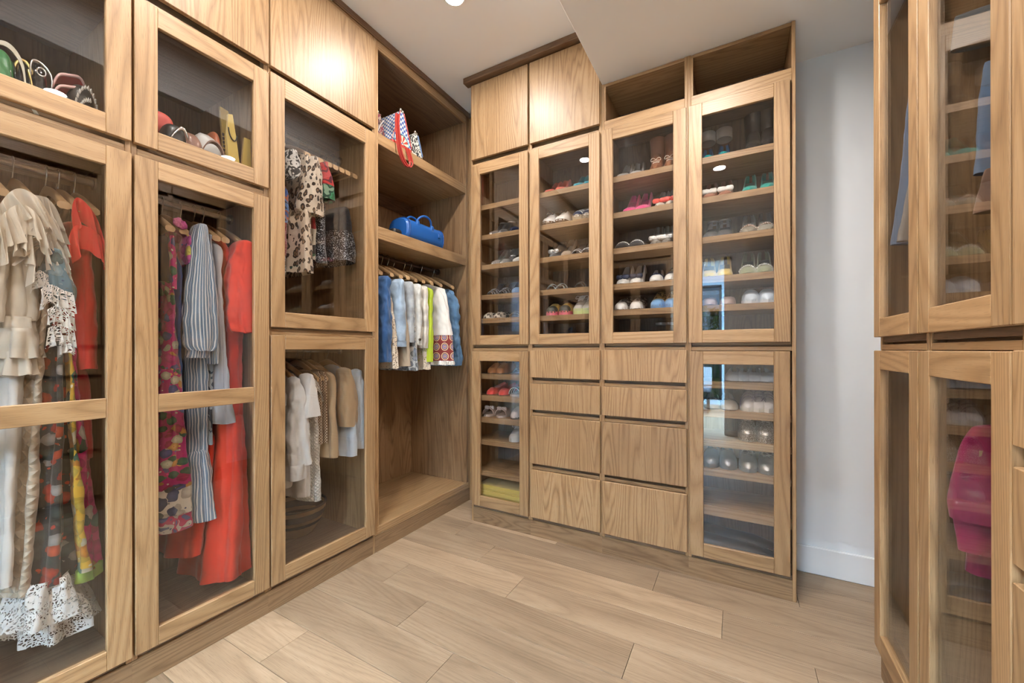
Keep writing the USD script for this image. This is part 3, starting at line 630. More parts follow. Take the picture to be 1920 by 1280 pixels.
# lower cabinet by the wall
put_shoes('pale grey blue ballet flat', shoe('flat', LE((.42, .47, .55)), LE((.08, .08, .09)), heel=.008, toe='wide'), (-0.015, 0.028, 0.075, 0.139), 1.035, SHF[0], K4, sides=('first', 'second', 'third', 'fourth'))
put_shoes('beige flat with braided trim', shoe('flat', LE((.46, .41, .35)), LE((.12, .09, .07)), heel=.012, toe='wide', deco='jewel', dcol=LE((.12, .11, .1))), (-0.108, -0.032), .885, SHF[1], K4)
put_shoes('white and purple striped sneaker', shoe('sneaker', LE((.60, .56, .55)), LE((.1, .08, .1)), LE((.6, .57, .52)), toe='round', heel=.015, th=.02, deco='stripes', dcol=LE((.12, .07, .14))), (0.052, 0.096, 0.139), .885, SHF[1], K4, sides=('first', 'second', 'third'))
put_shoes('champagne glitter sneaker', shoe('sneaker', LE((.52, .48, .42), 'glitter'), LE((.2, .18, .15)), LE((.60, .56, .5), 'glitter'), toe='wide', heel=.012, th=.04, deco='laces', dcol=LE((.7, .66, .6))), (0.052, 0.13), .731, SHF[2], K4)
put_shoes('gunmetal grey loafer', shoe('loafer', LE((.30, .30, .31), 'metal'), LE((.08, .08, .08)), LE((.28, .28, .28), 'metal'), toe='wide', heel=.01, th=.02), (-0.126, -0.036), .576, SHF[3], K4)
put_shoes('silver metallic sneaker', shoe('sneaker', LE((.45, .44, .42), 'metal'), LE((.05, .05, .05)), LE((.22, .22, .22)), toe='wide', heel=.012, th=.02, deco='laces', dcol=LE(BLKL)), (0.054, 0.132), .576, SHF[3], K4)
# boots lying on the bottom of that cabinet
for i, (xx, yy) in enumerate(((-.19, 2.40), (-.19, 2.53))):
    t = thing('boot', ('front', 'rear')[i] + ' black knee boot lying on the bottom of the ' + K4, 'boot', (xx, yy, .1235), 'boots lying at the bottom')
    q = np.linspace(0, 1, 14); an = np.linspace(0, 2*PI, 21)[:-1]
    r = np.interp(q, [0, .15, .75, .9, 1], [.062, .060, .045, .048, .030]); rz = np.interp(q, [0, .2, .7, 1], [.045, .040, .036, .020])
    v = np.stack([np.stack([np.full(20, xx + .385 * s_), yy + a * np.cos(an), .1235 + b * (1 + np.sin(an)) ], 1) for s_, a, b in zip(q, r, rz)])
    part('shaft', (v.reshape(-1, 3), grid_faces(14, 20, wrap=True)), LE(BLKL), t, smooth=True)
    part('heel', bx(xx + .33, xx + .36, yy - .07, yy - .035, .124, .16, .004), LE(BLKL), t)
# yellow boxes
for i in range(3):
    z = .1235 + .0445 * i
    t = thing('shoe_box', ('lowest', 'middle', 'topmost')[i] + ' yellow box stacked at the bottom of the lower corner cabinet', 'box', (-1.39, 2.46, z), 'yellow boxes in the corner cabinet')
    YL = leather((.62, .46, .10), 'suede')
    dx = (.004, -.003, .0)[i]
    part('base', bx(-1.595 + dx, -1.19 + dx, 2.345, 2.60, z, z + .030, .001), YL, t); part('lid', bx(-1.599 + dx, -1.186 + dx, 2.339, 2.606, z + .016, z + .0435, .002), YL, t)

# ---------------------------------------------------------------- cloth
def fabric(name, kind, *cols, s=1.0, rough=.8, sheen=.25):
    """cloth materials over the st coordinates (metres along and down the cloth)"""
    n = {'t': ('texture_coordinate', {}), 'p': ('principled_bsdf', {'roughness': rough, 'sheen_weight': sheen, 'specular_ior_level': .3})}
    l = []
    def ramp(nm, stops, src, const=True):
        n[nm] = ('rgb_ramp', {'ramp': stops, 'interpolate': not const}); l.append((src, nm + '.fac'))
    def warp(amt, sc):
        n['wn'] = ('noise_texture', {'scale': sc, 'detail': 2.0}); n['ws'] = ('vector_math', {'math_type': 'scale', 'scale': amt}); n['wa'] = ('vector_math', {'math_type': 'add'})
        l.extend([('t.UV', 'wn.vector'), ('wn.color', 'ws.vector1'), ('t.UV', 'wa.vector1'), ('ws.vector', 'wa.vector2')]); return 'wa.vector'
    def vor(nm, sc, src, feat='f1'):
        n[nm] = ('voronoi_texture', {'scale': sc, 'feature': feat}); l.append((src, nm + '.vector'))
    surface = 'p.BSDF'
    if kind == 'plain':
        n['n'] = ('noise_texture', {'scale': 6.0, 'detail': 3.0}); l.append(('t.UV', 'n.vector'))
        c = np.array(cols[0]); ramp('c', [(.3, tuple(c * .9)), (.7, tuple(np.minimum(c * 1.06, 1)))], 'n.fac', False); l.append(('c.color', 'p.base_color'))
    elif kind == 'stripe':
        n['x'] = ('separate_xyz', {}); n['k'] = ('math', {'math_type': 'multiply', 'value2': 2 * PI / (.011 * s)}); n['s'] = ('math', {'math_type': 'sine'})
        l += [('t.UV', 'x.vector'), ('x.x', 'k.value1'), ('k.value', 's.value1')]
        ramp('c', [(0, cols[0]), (.5, cols[1])], 's.value'); l.append(('c.color', 'p.base_color'))
    elif kind == 'floral':      # base, then flower and leaf colours
        w = warp(.035 / s, 20 * s); vor('v', 15 * s, w); vor('v2', 27 * s, w)
        n['sc'] = ('separate_color', {}); l.append(('v.color', 'sc.color')); k = cols[1:]
        ramp('fc', [(i / len(k), c) for i, c in enumerate(k)], 'sc.r')
        ramp('m1', [(0, (1, 1, 1)), (.56, (0, 0, 0))], 'v.distance')
        n['s2'] = ('separate_color', {}); l.append(('v2.color', 's2.color')); ramp('lc', [(i / len(k), c) for i, c in enumerate(k[::-1])], 's2.g')
        ramp('m2', [(0, (1, 1, 1)), (.25, (0, 0, 0))], 'v2.distance')
        ramp('pet', [(0, (.25, .25, .25)), (.12, (1, 1, 1)), (.30, (.75, .75, .75)), (.46, (.5, .5, .5))], 'v.distance', False)
        n['fp'] = ('mix', {'mix_type': 'multiply', 'fac': .8}); l += [('fc.color', 'fp.color1'), ('pet.color', 'fp.color2')]
        n['a'] = ('mix', {'color1': cols[0]}); n['b'] = ('mix', {})
        l += [('m2.color', 'a.fac'), ('lc.color', 'a.color2'), ('m1.color', 'b.fac'), ('a.color', 'b.color1'), ('fp.color', 'b.color2'), ('b.color', 'p.base_color')]
    elif kind == 'leopard':
        w = warp(.02, 30); n['mp'] = ('mapping', {'scale': (1, .62, 1)}); l.append((w, 'mp.vector')); vor('v', 44 * s, 'mp.vector')
        ramp('c', [(0, (.22, .13, .07)), (.24, (.03, .018, .012)), (.47, cols[0])], 'v.distance'); l.append(('c.color', 'p.base_color'))
    elif kind == 'swirl':       # bold wavy print
        w = warp(.09 / s, 7 * s); n['n'] = ('noise_texture', {'scale': 13.0 * s, 'detail': 1.0}); l.append((w, 'n.vector'))
        k = cols; ramp('c', [(.3 + .4 * i / len(k), c) for i, c in enumerate(k)], 'n.fac'); l.append(('c.color', 'p.base_color'))
    elif kind in ('lace', 'eyelet', 'mesh'):
        w = warp(.012, 60); vor('e', 120 * s, w, 'distance_to_edge'); vor('v', 30 * s, w)
        ramp('th', [(0, (1, 1, 1)), (.17 if kind != 'eyelet' else .2, (0, 0, 0))], 'e.distance'); ramp('fl', [(0, (1, 1, 1)), (.14, (0, 0, 0)), (.18, (1, 1, 1)), (.44, (0, 0, 0))], 'v.distance')
        n['mx'] = ('mix', {'mix_type': 'lighten', 'fac': 1.0}); l += [('th.color', 'mx.color1'), ('fl.color', 'mx.color2')]
        n['p'][1]['base_color'] = cols[0]; n['tr'] = ('transparent_bsdf', {}); n['mc'] = ('mix_closure', {})
        l += [('mx.color', 'mc.fac'), ('tr.BSDF', 'mc.closure1'), ('p.BSDF', 'mc.closure2')]; surface = 'mc.closure'
    elif kind == 'sheer':
        n['p'][1]['base_color'] = cols[0]; n['tr'] = ('transparent_bsdf', {}); n['mc'] = ('mix_closure', {'fac': .72})
        l += [('tr.BSDF', 'mc.closure1'), ('p.BSDF', 'mc.closure2')]; surface = 'mc.closure'
    elif kind == 'denim':
        n['n'] = ('noise_texture', {'scale': 9.0, 'detail': 4.0}); l.append(('t.UV', 'n.vector')); n['f'] = ('noise_texture', {'scale': 900.0}); l.append(('t.UV', 'f.vector')); n['m'] = ('mix_float', {'fac': .3}); l += [('n.fac', 'm.a'), ('f.fac', 'm.b')]
        c = np.array(cols[0]); ramp('c', [(.34, tuple(c * .62)), (.5, tuple(c)), (.66, tuple(np.minimum(c * 1.5 + .04, 1)))], 'm.result', False); l.append(('c.color', 'p.base_color'))
    elif kind == 'sequin':
        vor('v', 260 * s, 't.UV'); n['sc'] = ('separate_color', {}); l.append(('v.color', 'sc.color'))
        ramp('c', [(0, cols[0]), (.72, tuple(np.array(cols[0]) * 2)), (.86, cols[1])], 'sc.r', False); n['p'][1].update(roughness=.3, metallic=.35); l.append(('c.color', 'p.base_color'))
    elif kind == 'quilt':       # diamond quilting: relief from geometry of the stitches
        n['x'] = ('separate_xyz', {}); l.append(('t.UV', 'x.vector'))
        for i, op in enumerate(('add', 'subtract')):
            n[f'a{i}'] = ('math', {'math_type': op}); n[f'k{i}'] = ('math', {'math_type': 'multiply', 'value2': 75.0 * s}); n[f's{i}'] = ('math', {'math_type': 'sine'}); n[f'b{i}'] = ('math', {'math_type': 'absolute'})
            l += [('x.x', f'a{i}.value1'), ('x.y', f'a{i}.value2'), (f'a{i}.value', f'k{i}.value1'), (f'k{i}.value', f's{i}.value1'), (f's{i}.value', f'b{i}.value1')]
        n['mn'] = ('math', {'math_type': 'minimum'}); n['bp'] = ('bump', {'strength': .8, 'distance': .006}); l += [('b0.value', 'mn.value1'), ('b1.value', 'mn.value2'), ('mn.value', 'bp.height'), ('bp.normal', 'p.normal')]
        n['p'][1]['base_color'] = cols[0]
    elif kind == 'check':
        n['ck'] = ('checker_texture', {'scale': 55.0 * s, 'color1': cols[0], 'color2': cols[1]}); l += [('t.UV', 'ck.vector'), ('ck.color', 'p.base_color')]
    elif kind == 'medallion':   # rows of round motifs on dark red
        n['mp'] = ('mapping', {'scale': (14 * s, 14 * s, 1)}); n['fr'] = ('vector_math', {'math_type': 'fraction'}); n['sb'] = ('vector_math', {'math_type': 'subtract', 'vector2': (.5, .5, 0)}); n['ln'] = ('vector_math', {'math_type': 'length'})
        l += [('t.UV', 'mp.vector'), ('mp.vector', 'fr.vector1'), ('fr.vector', 'sb.vector1'), ('sb.vector', 'ln.vector1')]
        ramp('c', [(0, (.45, .03, .03)), (.06, (.62, .56, .48)), (.11, (.10, .06, .26)), (.19, (.60, .52, .44)), (.24, (.10, .05, .16)), (.31, (.55, .30, .10)), (.38, (.60, .52, .42)), (.42, (.22, .03, .025))], 'ln.value'); l.append(('c.color', 'p.base_color'))
    return mat(name, n, l, surface)
def loft(levels, n=72, m=60, pleats=0, pa=(0, 0), wr=.004, seed=0, sup=2.6, caps=False, bow=0.0):
    """cloth tube hung along z: levels (z, xc, yc, half depth along x, half thickness along y); folds deepen towards the hem"""
    L = np.array(levels, float); L = L[np.argsort(-L[:, 0])]
    if m >= 36:      # the cloth closes over the shoulder or the fold
        z0, x0, y0, a0, b0 = L[0]; e_ = min(.5 * b0, .016)
        L = np.vstack([(z0 + e_ * 1.7, x0, y0, a0 * .25, b0 * .12), (z0 + e_ * 1.3, x0, y0, a0 * .62, b0 * .55), (z0 + e_ * .6, x0, y0, a0 * .9, b0 * .88), L])
    from scipy.interpolate import PchipInterpolator
    zz = L[:, 0]; t_ = (zz[0] - zz) / (zz[0] - zz[-1]); q = np.linspace(0, 1, m)
    xc, yc, a, b = (PchipInterpolator(t_, L[:, k])(q) for k in (1, 2, 3, 4)); z = zz[0] + (zz[-1] - zz[0]) * q
    th = np.linspace(-PI, PI, n + 1)
    c, s = np.cos(th), np.sin(th); e = 2 / sup
    X = np.sign(c) * np.abs(c) ** e; Y = np.sign(s) * np.abs(s) ** e
    T, Q = np.meshgrid(th, q); ar = np.random.RandomState(seed)
    ph = ar.uniform(0, 6, 4)
    amp = pa[0] + (pa[1] - pa[0]) * Q
    d = amp * (np.sin(pleats * T + ph[0] + .5 * np.sin(3 * Q + ph[1])) + .4 * np.sin((2 * pleats + 1) * T + ph[2])) if pleats else 0 * T
    px = xc[:, None] + a[:, None] * X; py = yc[:, None] + b[:, None] * Y; pz = np.repeat(z[:, None], n + 1, 1)
    P = np.stack([px, py, pz], -1)
    w1 = meshkit.fbm(P * np.array([9., 30., 6.]) + seed * 3.1, 3, seed) - .5; w2 = meshkit.fbm(P * np.array([30., 60., 22.]) + seed, 2, seed + 5) - .5
    d = d + wr * (2.2 * w1 + 1.2 * w2) * 2
    nx = np.cos(T) * b[:, None]; ny = np.sin(T) * a[:, None]; nn = np.hypot(nx, ny) + 1e-9
    fade = np.minimum(1, Q * 8 + .25)
    px = px + d * fade * nx / nn; py = py + d * fade * ny / nn
    pz = pz + (.25 * d if pleats else 0) * (Q > .98)
    if bow: px = px + bow * np.sin(PI * Q)
    v = np.stack([px, py, pz], -1)
    v[:, -1] = v[:, 0]
    seg = np.linalg.norm(np.diff(v[m // 2], axis=0), axis=1); uu = np.r_[0, np.cumsum(seg)]
    uv = np.stack([np.repeat(uu[None], m, 0), np.repeat(-z[:, None], n + 1, 1)], -1).reshape(-1, 2)
    f = grid_faces(m, n + 1)
    v = v.reshape(-1, 3)
    if caps:
        k = len(v); v = np.vstack([v, v[:n + 1].mean(0), ]); uv = np.vstack([uv, uv[0]])
        f = np.vstack([f, [(k, i + 1, i) for i in range(n)]])
    return (v, f, uv)
BAY = {'dresses in the wardrobe at the left edge': (-.04, .564), 'dresses in the narrow wardrobe': (.564, 1.0345), 'tops behind the upper glass of the middle wardrobe': (1.0345, 1.651),
       'shirts behind the lower glass of the middle wardrobe': (1.0345, 1.651), 'clothes on the rod of the open bay': (1.664, 2.585)}
def cloth(name, geo, m, parent):
    v, f, uv = geo; v = np.array(v, float)
    lim = BAY.get(parent.GetCustomDataByKey('group'))
    if lim:      # cloth gives way against the cabinet's side panels and door
        for k, lo, hi in ((1, lim[0] + .018, lim[1] - .018), (0, -2.445, -1.872 if lim[1] < 2 else -1.80)):
            v[:, k] = np.where(v[:, k] > hi - .006, hi - .006 * np.exp(-(v[:, k] - hi + .006) / .012), v[:, k]); v[:, k] = np.where(v[:, k] < lo + .006, lo + .006 * np.exp((v[:, k] - lo - .006) / .012), v[:, k])
    return part(name, (v, f), m, parent, smooth=True, uv=uv)
def ball(c, r, am, seed):
    b = trimesh.creation.icosphere(3, 1.0); n = meshkit.fbm(b.vertices * 2.3 + seed, 3, seed)
    b.vertices *= (1 + am * 2 * (n - .5))[:, None]; b.vertices *= r; b.apply_translation(c); return b
def gE(lv, xf=-1.93, a=.19, top=.3, a_end=None):
    """garment seen on its front edge: (z, yc, b) rows, front kept at xf; the first row is the shoulder"""
    out = []; n = len(lv)
    for i, (z, y, b) in enumerate(lv):
        ai = a * (top if i == 0 else 1) if a_end is None else a + (a_end - a) * i / (n - 1)
        out.append((z, xf - (a if i else a * 1.0) - (0 if i else 0), y, ai, max(b, .008)))
    return out
def gF(lv, y, b=.025, b_end=None): return [(z, x, y, max(a, .01), b if b_end is None else b + (b_end - b) * i / (len(lv) - 1)) for i, (z, x, a) in enumerate(lv)]
def ruffle(path, down, height, amp, waves, seed=0, out=(1, 0, 0), n=90, m=12, curl=.0, tier=1):
    """frilled strip sewn along a 3D path; it falls along down and ripples along out"""
    p = smoothpts(path, n); down = np.broadcast_to(np.asarray(down, float), p.shape); o = np.asarray(out, float)
    t = np.gradient(p, axis=0); t /= np.linalg.norm(t, axis=1, keepdims=True)
    ar = np.random.RandomState(seed); s = np.linspace(0, 1, n); ph = ar.uniform(0, 6, 3)
    wv = np.sin(2*PI*waves*s + ph[0] + 1.2*np.sin(2*PI*waves*.31*s + ph[1])) + .35*np.sin(2*PI*waves*2.3*s + ph[2])
    q = np.linspace(0, 1, m)[:, None, None]
    v = p[None] + down[None] * height * q * (1 + .12 * np.cos(2*PI*waves*.6*s + ph[2])[None, :, None]) + o * amp * (q ** .8) * wv[None, :, None] + t[None] * amp * .7 * q * np.cos(2*PI*waves*s + ph[0])[None, :, None] + o * curl * q ** 2
    uu = np.r_[0, np.cumsum(np.linalg.norm(np.diff(p, axis=0), axis=1))] * 1.6
    uv = np.stack(np.broadcast_arrays(uu[None, :], (np.linspace(0, height, m))[:, None]), -1).reshape(-1, 2)
    return (v.reshape(-1, 3), grid_faces(m, n), uv)

# hangers: one of each kind, the rest copies
WOODH = plain('hanger_wood', (.52, .33, .17), .4, bump=.1)
_hg = {}
def hanger(kind, label, x, y, z, grp, rz=0.0):
    """z is the rod's axis; the hanger's bar runs along x"""
    loc = (x, y, z)
    if kind in _hg: return copy_of(_hg[kind], 'clothes_hanger', label, loc, rz, grp)
    t = thing('clothes_hanger', label, 'hanger', loc, grp, rotz=rz); _hg[kind] = t
    q = np.linspace(-1, 1, 33); xx = .205 * q; zz = -.085 - .075 * np.abs(q) ** 1.35 + .012 * np.cos(q * PI / 2)
    hgt = .024 + .010 * (1 - np.abs(q)); thk = .006 + .010 * np.abs(q) ** 3
    v = np.stack([np.stack([xx, thk * sy, zz + hgt * sz / 2], 1) for sy, sz in ((.6, 1), (1, .5), (1, -.5), (.6, -1), (-.6, -1), (-1, -.5), (-1, .5), (-.6, 1))], 1)
    f = grid_faces(33, 8, wrap=True)
    f = np.vstack([f, [(0, i, i + 1) for i in range(1, 7)], [(256, 256 + i + 1, 256 + i) for i in range(1, 7)]])
    part('hanger_arms', (v.reshape(-1, 3), f[:, ::-1]), WOODH, t, smooth=50)
    an = np.linspace(-.5, PI + .35, 15)
    hk = [(.0, 0, -.083), (0, 0, -.045), (0.006, 0, -.034)] + [(.0185 * np.cos(a) , 0, .0185 * np.sin(a)) for a in an]
    part('hook', tube(smoothpts(hk, 30), .0019, 6), STEEL, t, smooth=True)
    if kind == 'bar':
        part('trouser_bar', cyl((-.175, 0, -.150), (.175, 0, -.150), .005, n=10), WOODH, t, smooth=40)
    return t
def rod(c, y0, y1, x, z, mt=STEEL):
    part('clothes_rod', cyl((x, y0, z), (x, y1, z), .0125, n=16), mt, c['prim'], smooth=40)
    for y, s in ((y0, 1), (y1, -1)): part('rod_socket', cyl((x, y, z), (x, y + s * .008, z), .024, n=20), mt, c['prim'], smooth=40)
RX = -2.15
rod(CA, -.023, .547, RX, 1.84); rod(CB, .581, 1.018, RX, 1.838); rod(CC, 1.051, 1.634, RX, 2.375); rod(CC, 1.051, 1.634, RX, 1.20); rod(CD, 1.682, 2.567, RX, 1.845, plain('bronze_rod', (.12, .07, .05), .35, .7))
def gar(name, label, category, zt, y, grp, x=RX): return thing(name, label, category, (x, y, zt), grp)
CREAM, IVORY = fabric('cream_cotton', 'plain', (.66, .59, .49)), fabric('white_cotton', 'plain', (.74, .71, .67))
SATIN = fabric('beige_satin', 'quilt', (.52, .43, .33), s=1.0, rough=.4)
ORG = fabric('white_organza', 'plain', (.62, .57, .50), rough=.6)
LACE = fabric('white_lace', 'lace', (.80, .78, .75))
FLORA = fabric('rose_print', 'floral', (.035, .035, .035), (.42, .05, .02), (.05, .06, .055), (.50, .08, .03), (.35, .32, .30), (.07, .09, .085), (.36, .035, .02), s=1.75)
BLUEF = fabric('blue_floral', 'floral', (.10, .19, .24), (.06, .16, .16), (.30, .42, .47), (.10, .16, .17), (.05, .09, .16), (.14, .22, .20), s=1.9)
LEMON = fabric('lemon_print', 'floral', (.58, .33, .03), (.62, .38, .04), (.68, .58, .40), (.60, .22, .02), (.05, .16, .11), (.66, .46, .08), (.55, .28, .02), s=1.5)
MAG = fabric('magenta_cotton', 'plain', (.58, .03, .19)); MAGF = fabric('magenta_sprig', 'floral', (.58, .03, .19), (.58, .03, .19), (.58, .03, .19), (.58, .03, .19), (.05, .14, .12), (.58, .03, .19), (.66, .60, .55), (.6, .32, .06), s=1.3)
RED, DRED = fabric('red_crepe', 'plain', (.62, .028, .02)), fabric('dark_red_crepe', 'plain', (.40, .015, .03))
GREEN = fabric('lime_band', 'plain', (.30, .46, .08))
# --- wardrobe A (left edge)
GA = 'dresses in the wardrobe at the left edge'
a1 = gar('dress', 'cream cotton dress with big ruffled collar and peplum, leftmost behind the glass', 'dress', 1.68, .2, GA)
cloth('bodice', loft(gE(((1.571, 0.316, 0.026), (1.497, 0.319, 0.039), (1.424, 0.325, 0.049), (1.333, 0.328, 0.054), (1.294, 0.326, 0.048)), top=.5), pleats=9, pa=(.002, .007), seed=1), CREAM, a1)
cloth('waistband', loft(gE(((1.307, 0.325, 0.051), (1.284, 0.322, 0.05), (1.261, 0.326, 0.052)), top=1), pleats=18, pa=(.003, .003), seed=2, m=24), CREAM, a1)
cloth('peplum', loft(gE(((1.27, 0.323, 0.049), (1.224, 0.324, 0.056), (1.177, 0.327, 0.06)), top=1, xf=-1.915), pleats=12, pa=(.003, .010), seed=3, m=30), CREAM, a1)
cloth('peplum', loft(gE(((1.199, 0.323, 0.051), (1.141, 0.324, 0.054), (1.124, 0.325, 0.056)), top=1, xf=-1.925), pleats=12, pa=(.006, .010), seed=4, m=30), CREAM, a1)
cloth('skirt', loft(gE(((1.141, 0.314, 0.04), (1.026, 0.31, 0.037), (0.879, 0.307, 0.036), (0.667, 0.303, 0.032), (0.475, 0.299, 0.028)), top=1, xf=-1.95), pleats=6, pa=(.004, .012), seed=5), IVORY, a1)
for i, (pts, hgt, dn) in enumerate(((((-1.9, 0.275, 1.613), (-1.9, 0.294, 1.666), (-1.9, 0.321, 1.695), (-1.9, 0.348, 1.685), (-1.9, 0.373, 1.643)), .085, (0, .25, -1)), (((-1.885, 0.274, 1.582), (-1.885, 0.296, 1.623), (-1.885, 0.322, 1.644), (-1.885, 0.35, 1.623), (-1.885, 0.361, 1.573)), .09, (0, .1, -1)), (((-1.895, 0.282, 1.538), (-1.895, 0.304, 1.576), (-1.895, 0.326, 1.59), (-1.895, 0.343, 1.557), (-1.895, 0.341, 1.504)), .085, (0, -.1, -1)))):
    cloth('ruffle', ruffle(pts, dn, hgt * 1.1, .022, 4 + i, seed=i, out=(1, .25, 0), n=140, m=16, curl=.012), CREAM, a1)
cloth('ruffle', ruffle(((-1.9, 0.37, 1.642), (-1.9, 0.377, 1.597), (-1.9, 0.368, 1.547), (-1.9, 0.348, 1.506)), (0, -.55, -.6), .07, .014, 6, seed=9, out=(1, .3, .2)), CREAM, a1)
cloth('sleeve', loft([(z, -1.97, y, .06, b) for z, y, b in ((1.617, 0.277, 0.019), (1.546, 0.281, 0.027), (1.416, 0.277, 0.024), (1.287, 0.275, 0.017))], pleats=5, pa=(.002, .005), seed=7), CREAM, a1)
a2 = gar('gown', 'beige quilted satin gown hanging right of the cream dress', 'dress', 1.62, .28, GA)
cloth('body', loft(gE(((1.5, 0.373, 0.014), (1.363, 0.38, 0.022), (1.208, 0.373, 0.024), (1.02, 0.364, 0.028), (0.783, 0.354, 0.034), (0.583, 0.345, 0.036), (0.425, 0.332, 0.033)), xf=-1.96, top=.4), pleats=7, pa=(.002, .012), seed=11), SATIN, a2)
a3 = gar('dress', 'dark rose print dress with blue sleeves, white lace cuffs and lace hem', 'dress', 1.65, .33, GA)
cloth('body', loft(gE(((1.551, 0.405, 0.013), (1.366, 0.405, 0.018), (1.208, 0.409, 0.024), (1.014, 0.41, 0.03), (0.804, 0.403, 0.045), (0.596, 0.398, 0.055), (0.431, 0.395, 0.064)), xf=-1.955, top=.4), pleats=8, pa=(.002, .016), seed=12, n=110), FLORA, a3)
cloth('lace_hem', loft(gE(((0.455, 0.393, 0.063), (0.373, 0.39, 0.074), (0.309, 0.386, 0.083)), xf=-1.935, top=1), pleats=8, pa=(.014, .022), seed=13, n=110, m=26), LACE, a3)
cloth('lace_hem', loft(gE(((0.375, 0.418, 0.066), (0.29, 0.426, 0.085), (0.227, 0.428, 0.091)), xf=-1.975, top=1), pleats=9, pa=(.012, .020), seed=14, n=110, m=26), LACE, a3)
cloth('sleeve', loft([(z, -1.945, y, .055, b) for z, y, b in ((1.522, 0.394, 0.016), (1.47, 0.397, 0.026), (1.401, 0.405, 0.032), (1.363, 0.411, 0.029))], pleats=6, pa=(.002, .004), seed=15, m=40), BLUEF, a3)
for i, (pts, h_) in enumerate(((((-1.9, 0.342, 1.435), (-1.9, 0.359, 1.452), (-1.9, 0.377, 1.438)), .05), (((-1.885, 0.357, 1.39), (-1.885, 0.379, 1.41), (-1.885, 0.404, 1.396), (-1.885, 0.428, 1.389)), .06), (((-1.885, 0.37, 1.328), (-1.885, 0.392, 1.344), (-1.885, 0.416, 1.332), (-1.885, 0.43, 1.323)), .055), (((-1.885, 0.372, 1.271), (-1.885, 0.397, 1.286), (-1.885, 0.42, 1.284), (-1.885, 0.431, 1.274)), .06), (((-1.885, 0.397, 1.238), (-1.885, 0.416, 1.249), (-1.885, 0.431, 1.236)), .05))):
    cloth('lace_cuff', ruffle(pts, (0, 0, -1), h_, .012, 4, seed=20 + i, out=(1, .2, 0)), LACE, a3)
a4 = gar('dress', 'white organza blouse with rippled sleeve beside the cream ruffles', 'blouse', 1.68, .26, GA)
for i, (pts, h_, am) in enumerate(((((-1.915, 0.349, 1.688), (-1.915, 0.371, 1.689), (-1.915, 0.394, 1.666), (-1.915, 0.405, 1.624)), .07, .014), (((-1.905, 0.36, 1.63), (-1.905, 0.383, 1.63), (-1.905, 0.401, 1.597), (-1.905, 0.41, 1.558)), .07, .014), (((-1.905, 0.358, 1.566), (-1.905, 0.38, 1.575), (-1.905, 0.399, 1.549), (-1.905, 0.413, 1.524)), .065, .013), (((-1.905, 0.367, 1.511), (-1.905, 0.387, 1.529), (-1.905, 0.403, 1.515), (-1.905, 0.415, 1.493)), .06, .012))):
    cloth('ruffle', ruffle(pts, (0, .15, -1), h_, am, 6, seed=30 + i, out=(1, .4, 0)), ORG, a4)
cloth('sleeve', loft([(z, -1.985, y, .05, b) for z, y, b in ((1.691, 0.378, 0.014), (1.59, 0.387, 0.023), (1.469, 0.393, 0.022))], pleats=6, pa=(.003, .008), seed=16, m=36), ORG, a4)
a5 = gar('skirt', 'lemon print and magenta skirt with a lime green hem', 'skirt', 1.2, .42, GA)
cloth('lemon_panel', loft(gE(((1.199, 0.439, 0.009), (1.01, 0.441, 0.012), (0.829, 0.447, 0.016), (0.645, 0.456, 0.02), (0.437, 0.473, 0.027)), xf=-1.955, top=1), pleats=4, pa=(.002, .010), seed=17), LEMON, a5)
cloth('magenta_panel', loft(gE(((1.226, 0.451, 0.009), (1.008, 0.462, 0.017), (0.786, 0.475, 0.022), (0.598, 0.486, 0.028), (0.429, 0.497, 0.028)), xf=-1.975, top=1), pleats=5, pa=(.002, .010), seed=18), MAGF, a5)
cloth('lime_hem', loft(gE(((0.446, 0.485, 0.039), (0.398, 0.485, 0.039)), xf=-1.965, top=1), pleats=5, pa=(.010, .011), seed=18, m=8), GREEN, a5)
a6 = gar('dress', 'short bright red dress with ruffled shoulder tiers', 'dress', 1.74, .48, GA)
cloth('body', loft(gE(((1.657, 0.466, 0.014), (1.54, 0.476, 0.034), (1.375, 0.481, 0.04), (1.135, 0.484, 0.041)), xf=-1.96, top=.5), pleats=5, pa=(.001, .006), seed=19), RED, a6)
for i, (pts, h_) in enumerate(((((-1.935, 0.434, 1.653), (-1.935, 0.453, 1.717), (-1.935, 0.476, 1.696), (-1.935, 0.503, 1.637)), .085), (((-1.925, 0.424, 1.557), (-1.925, 0.454, 1.625), (-1.925, 0.484, 1.616), (-1.925, 0.514, 1.564)), .09))):
    cloth('ruffle', ruffle(pts, (0, .1, -1), h_, .012, 3, seed=40 + i, out=(1, .3, 0)), RED, a6)
a7 = gar('dress', 'longer dark red dress hanging behind the bright red one', 'dress', 1.72, .455, GA)
cloth('body', loft(gE(((1.659, 0.443, 0.009), (1.371, 0.449, 0.011), (1.117, 0.471, 0.026), (0.816, 0.485, 0.022)), xf=-2.0, top=.4), pleats=4, pa=(.001, .006), seed=21), DRED, a7)
for lab, y in (('cream ruffled dress', .19), ('white organza blouse', .26), ('beige satin gown', .29), ('rose print dress', .345), ('lemon skirt', .42), ('dark red dress', .45), ('bright red dress', .49)):
    hanger('plain', 'wooden hanger carrying the ' + lab, RX, y, 1.844, 'hangers in the left wardrobe')
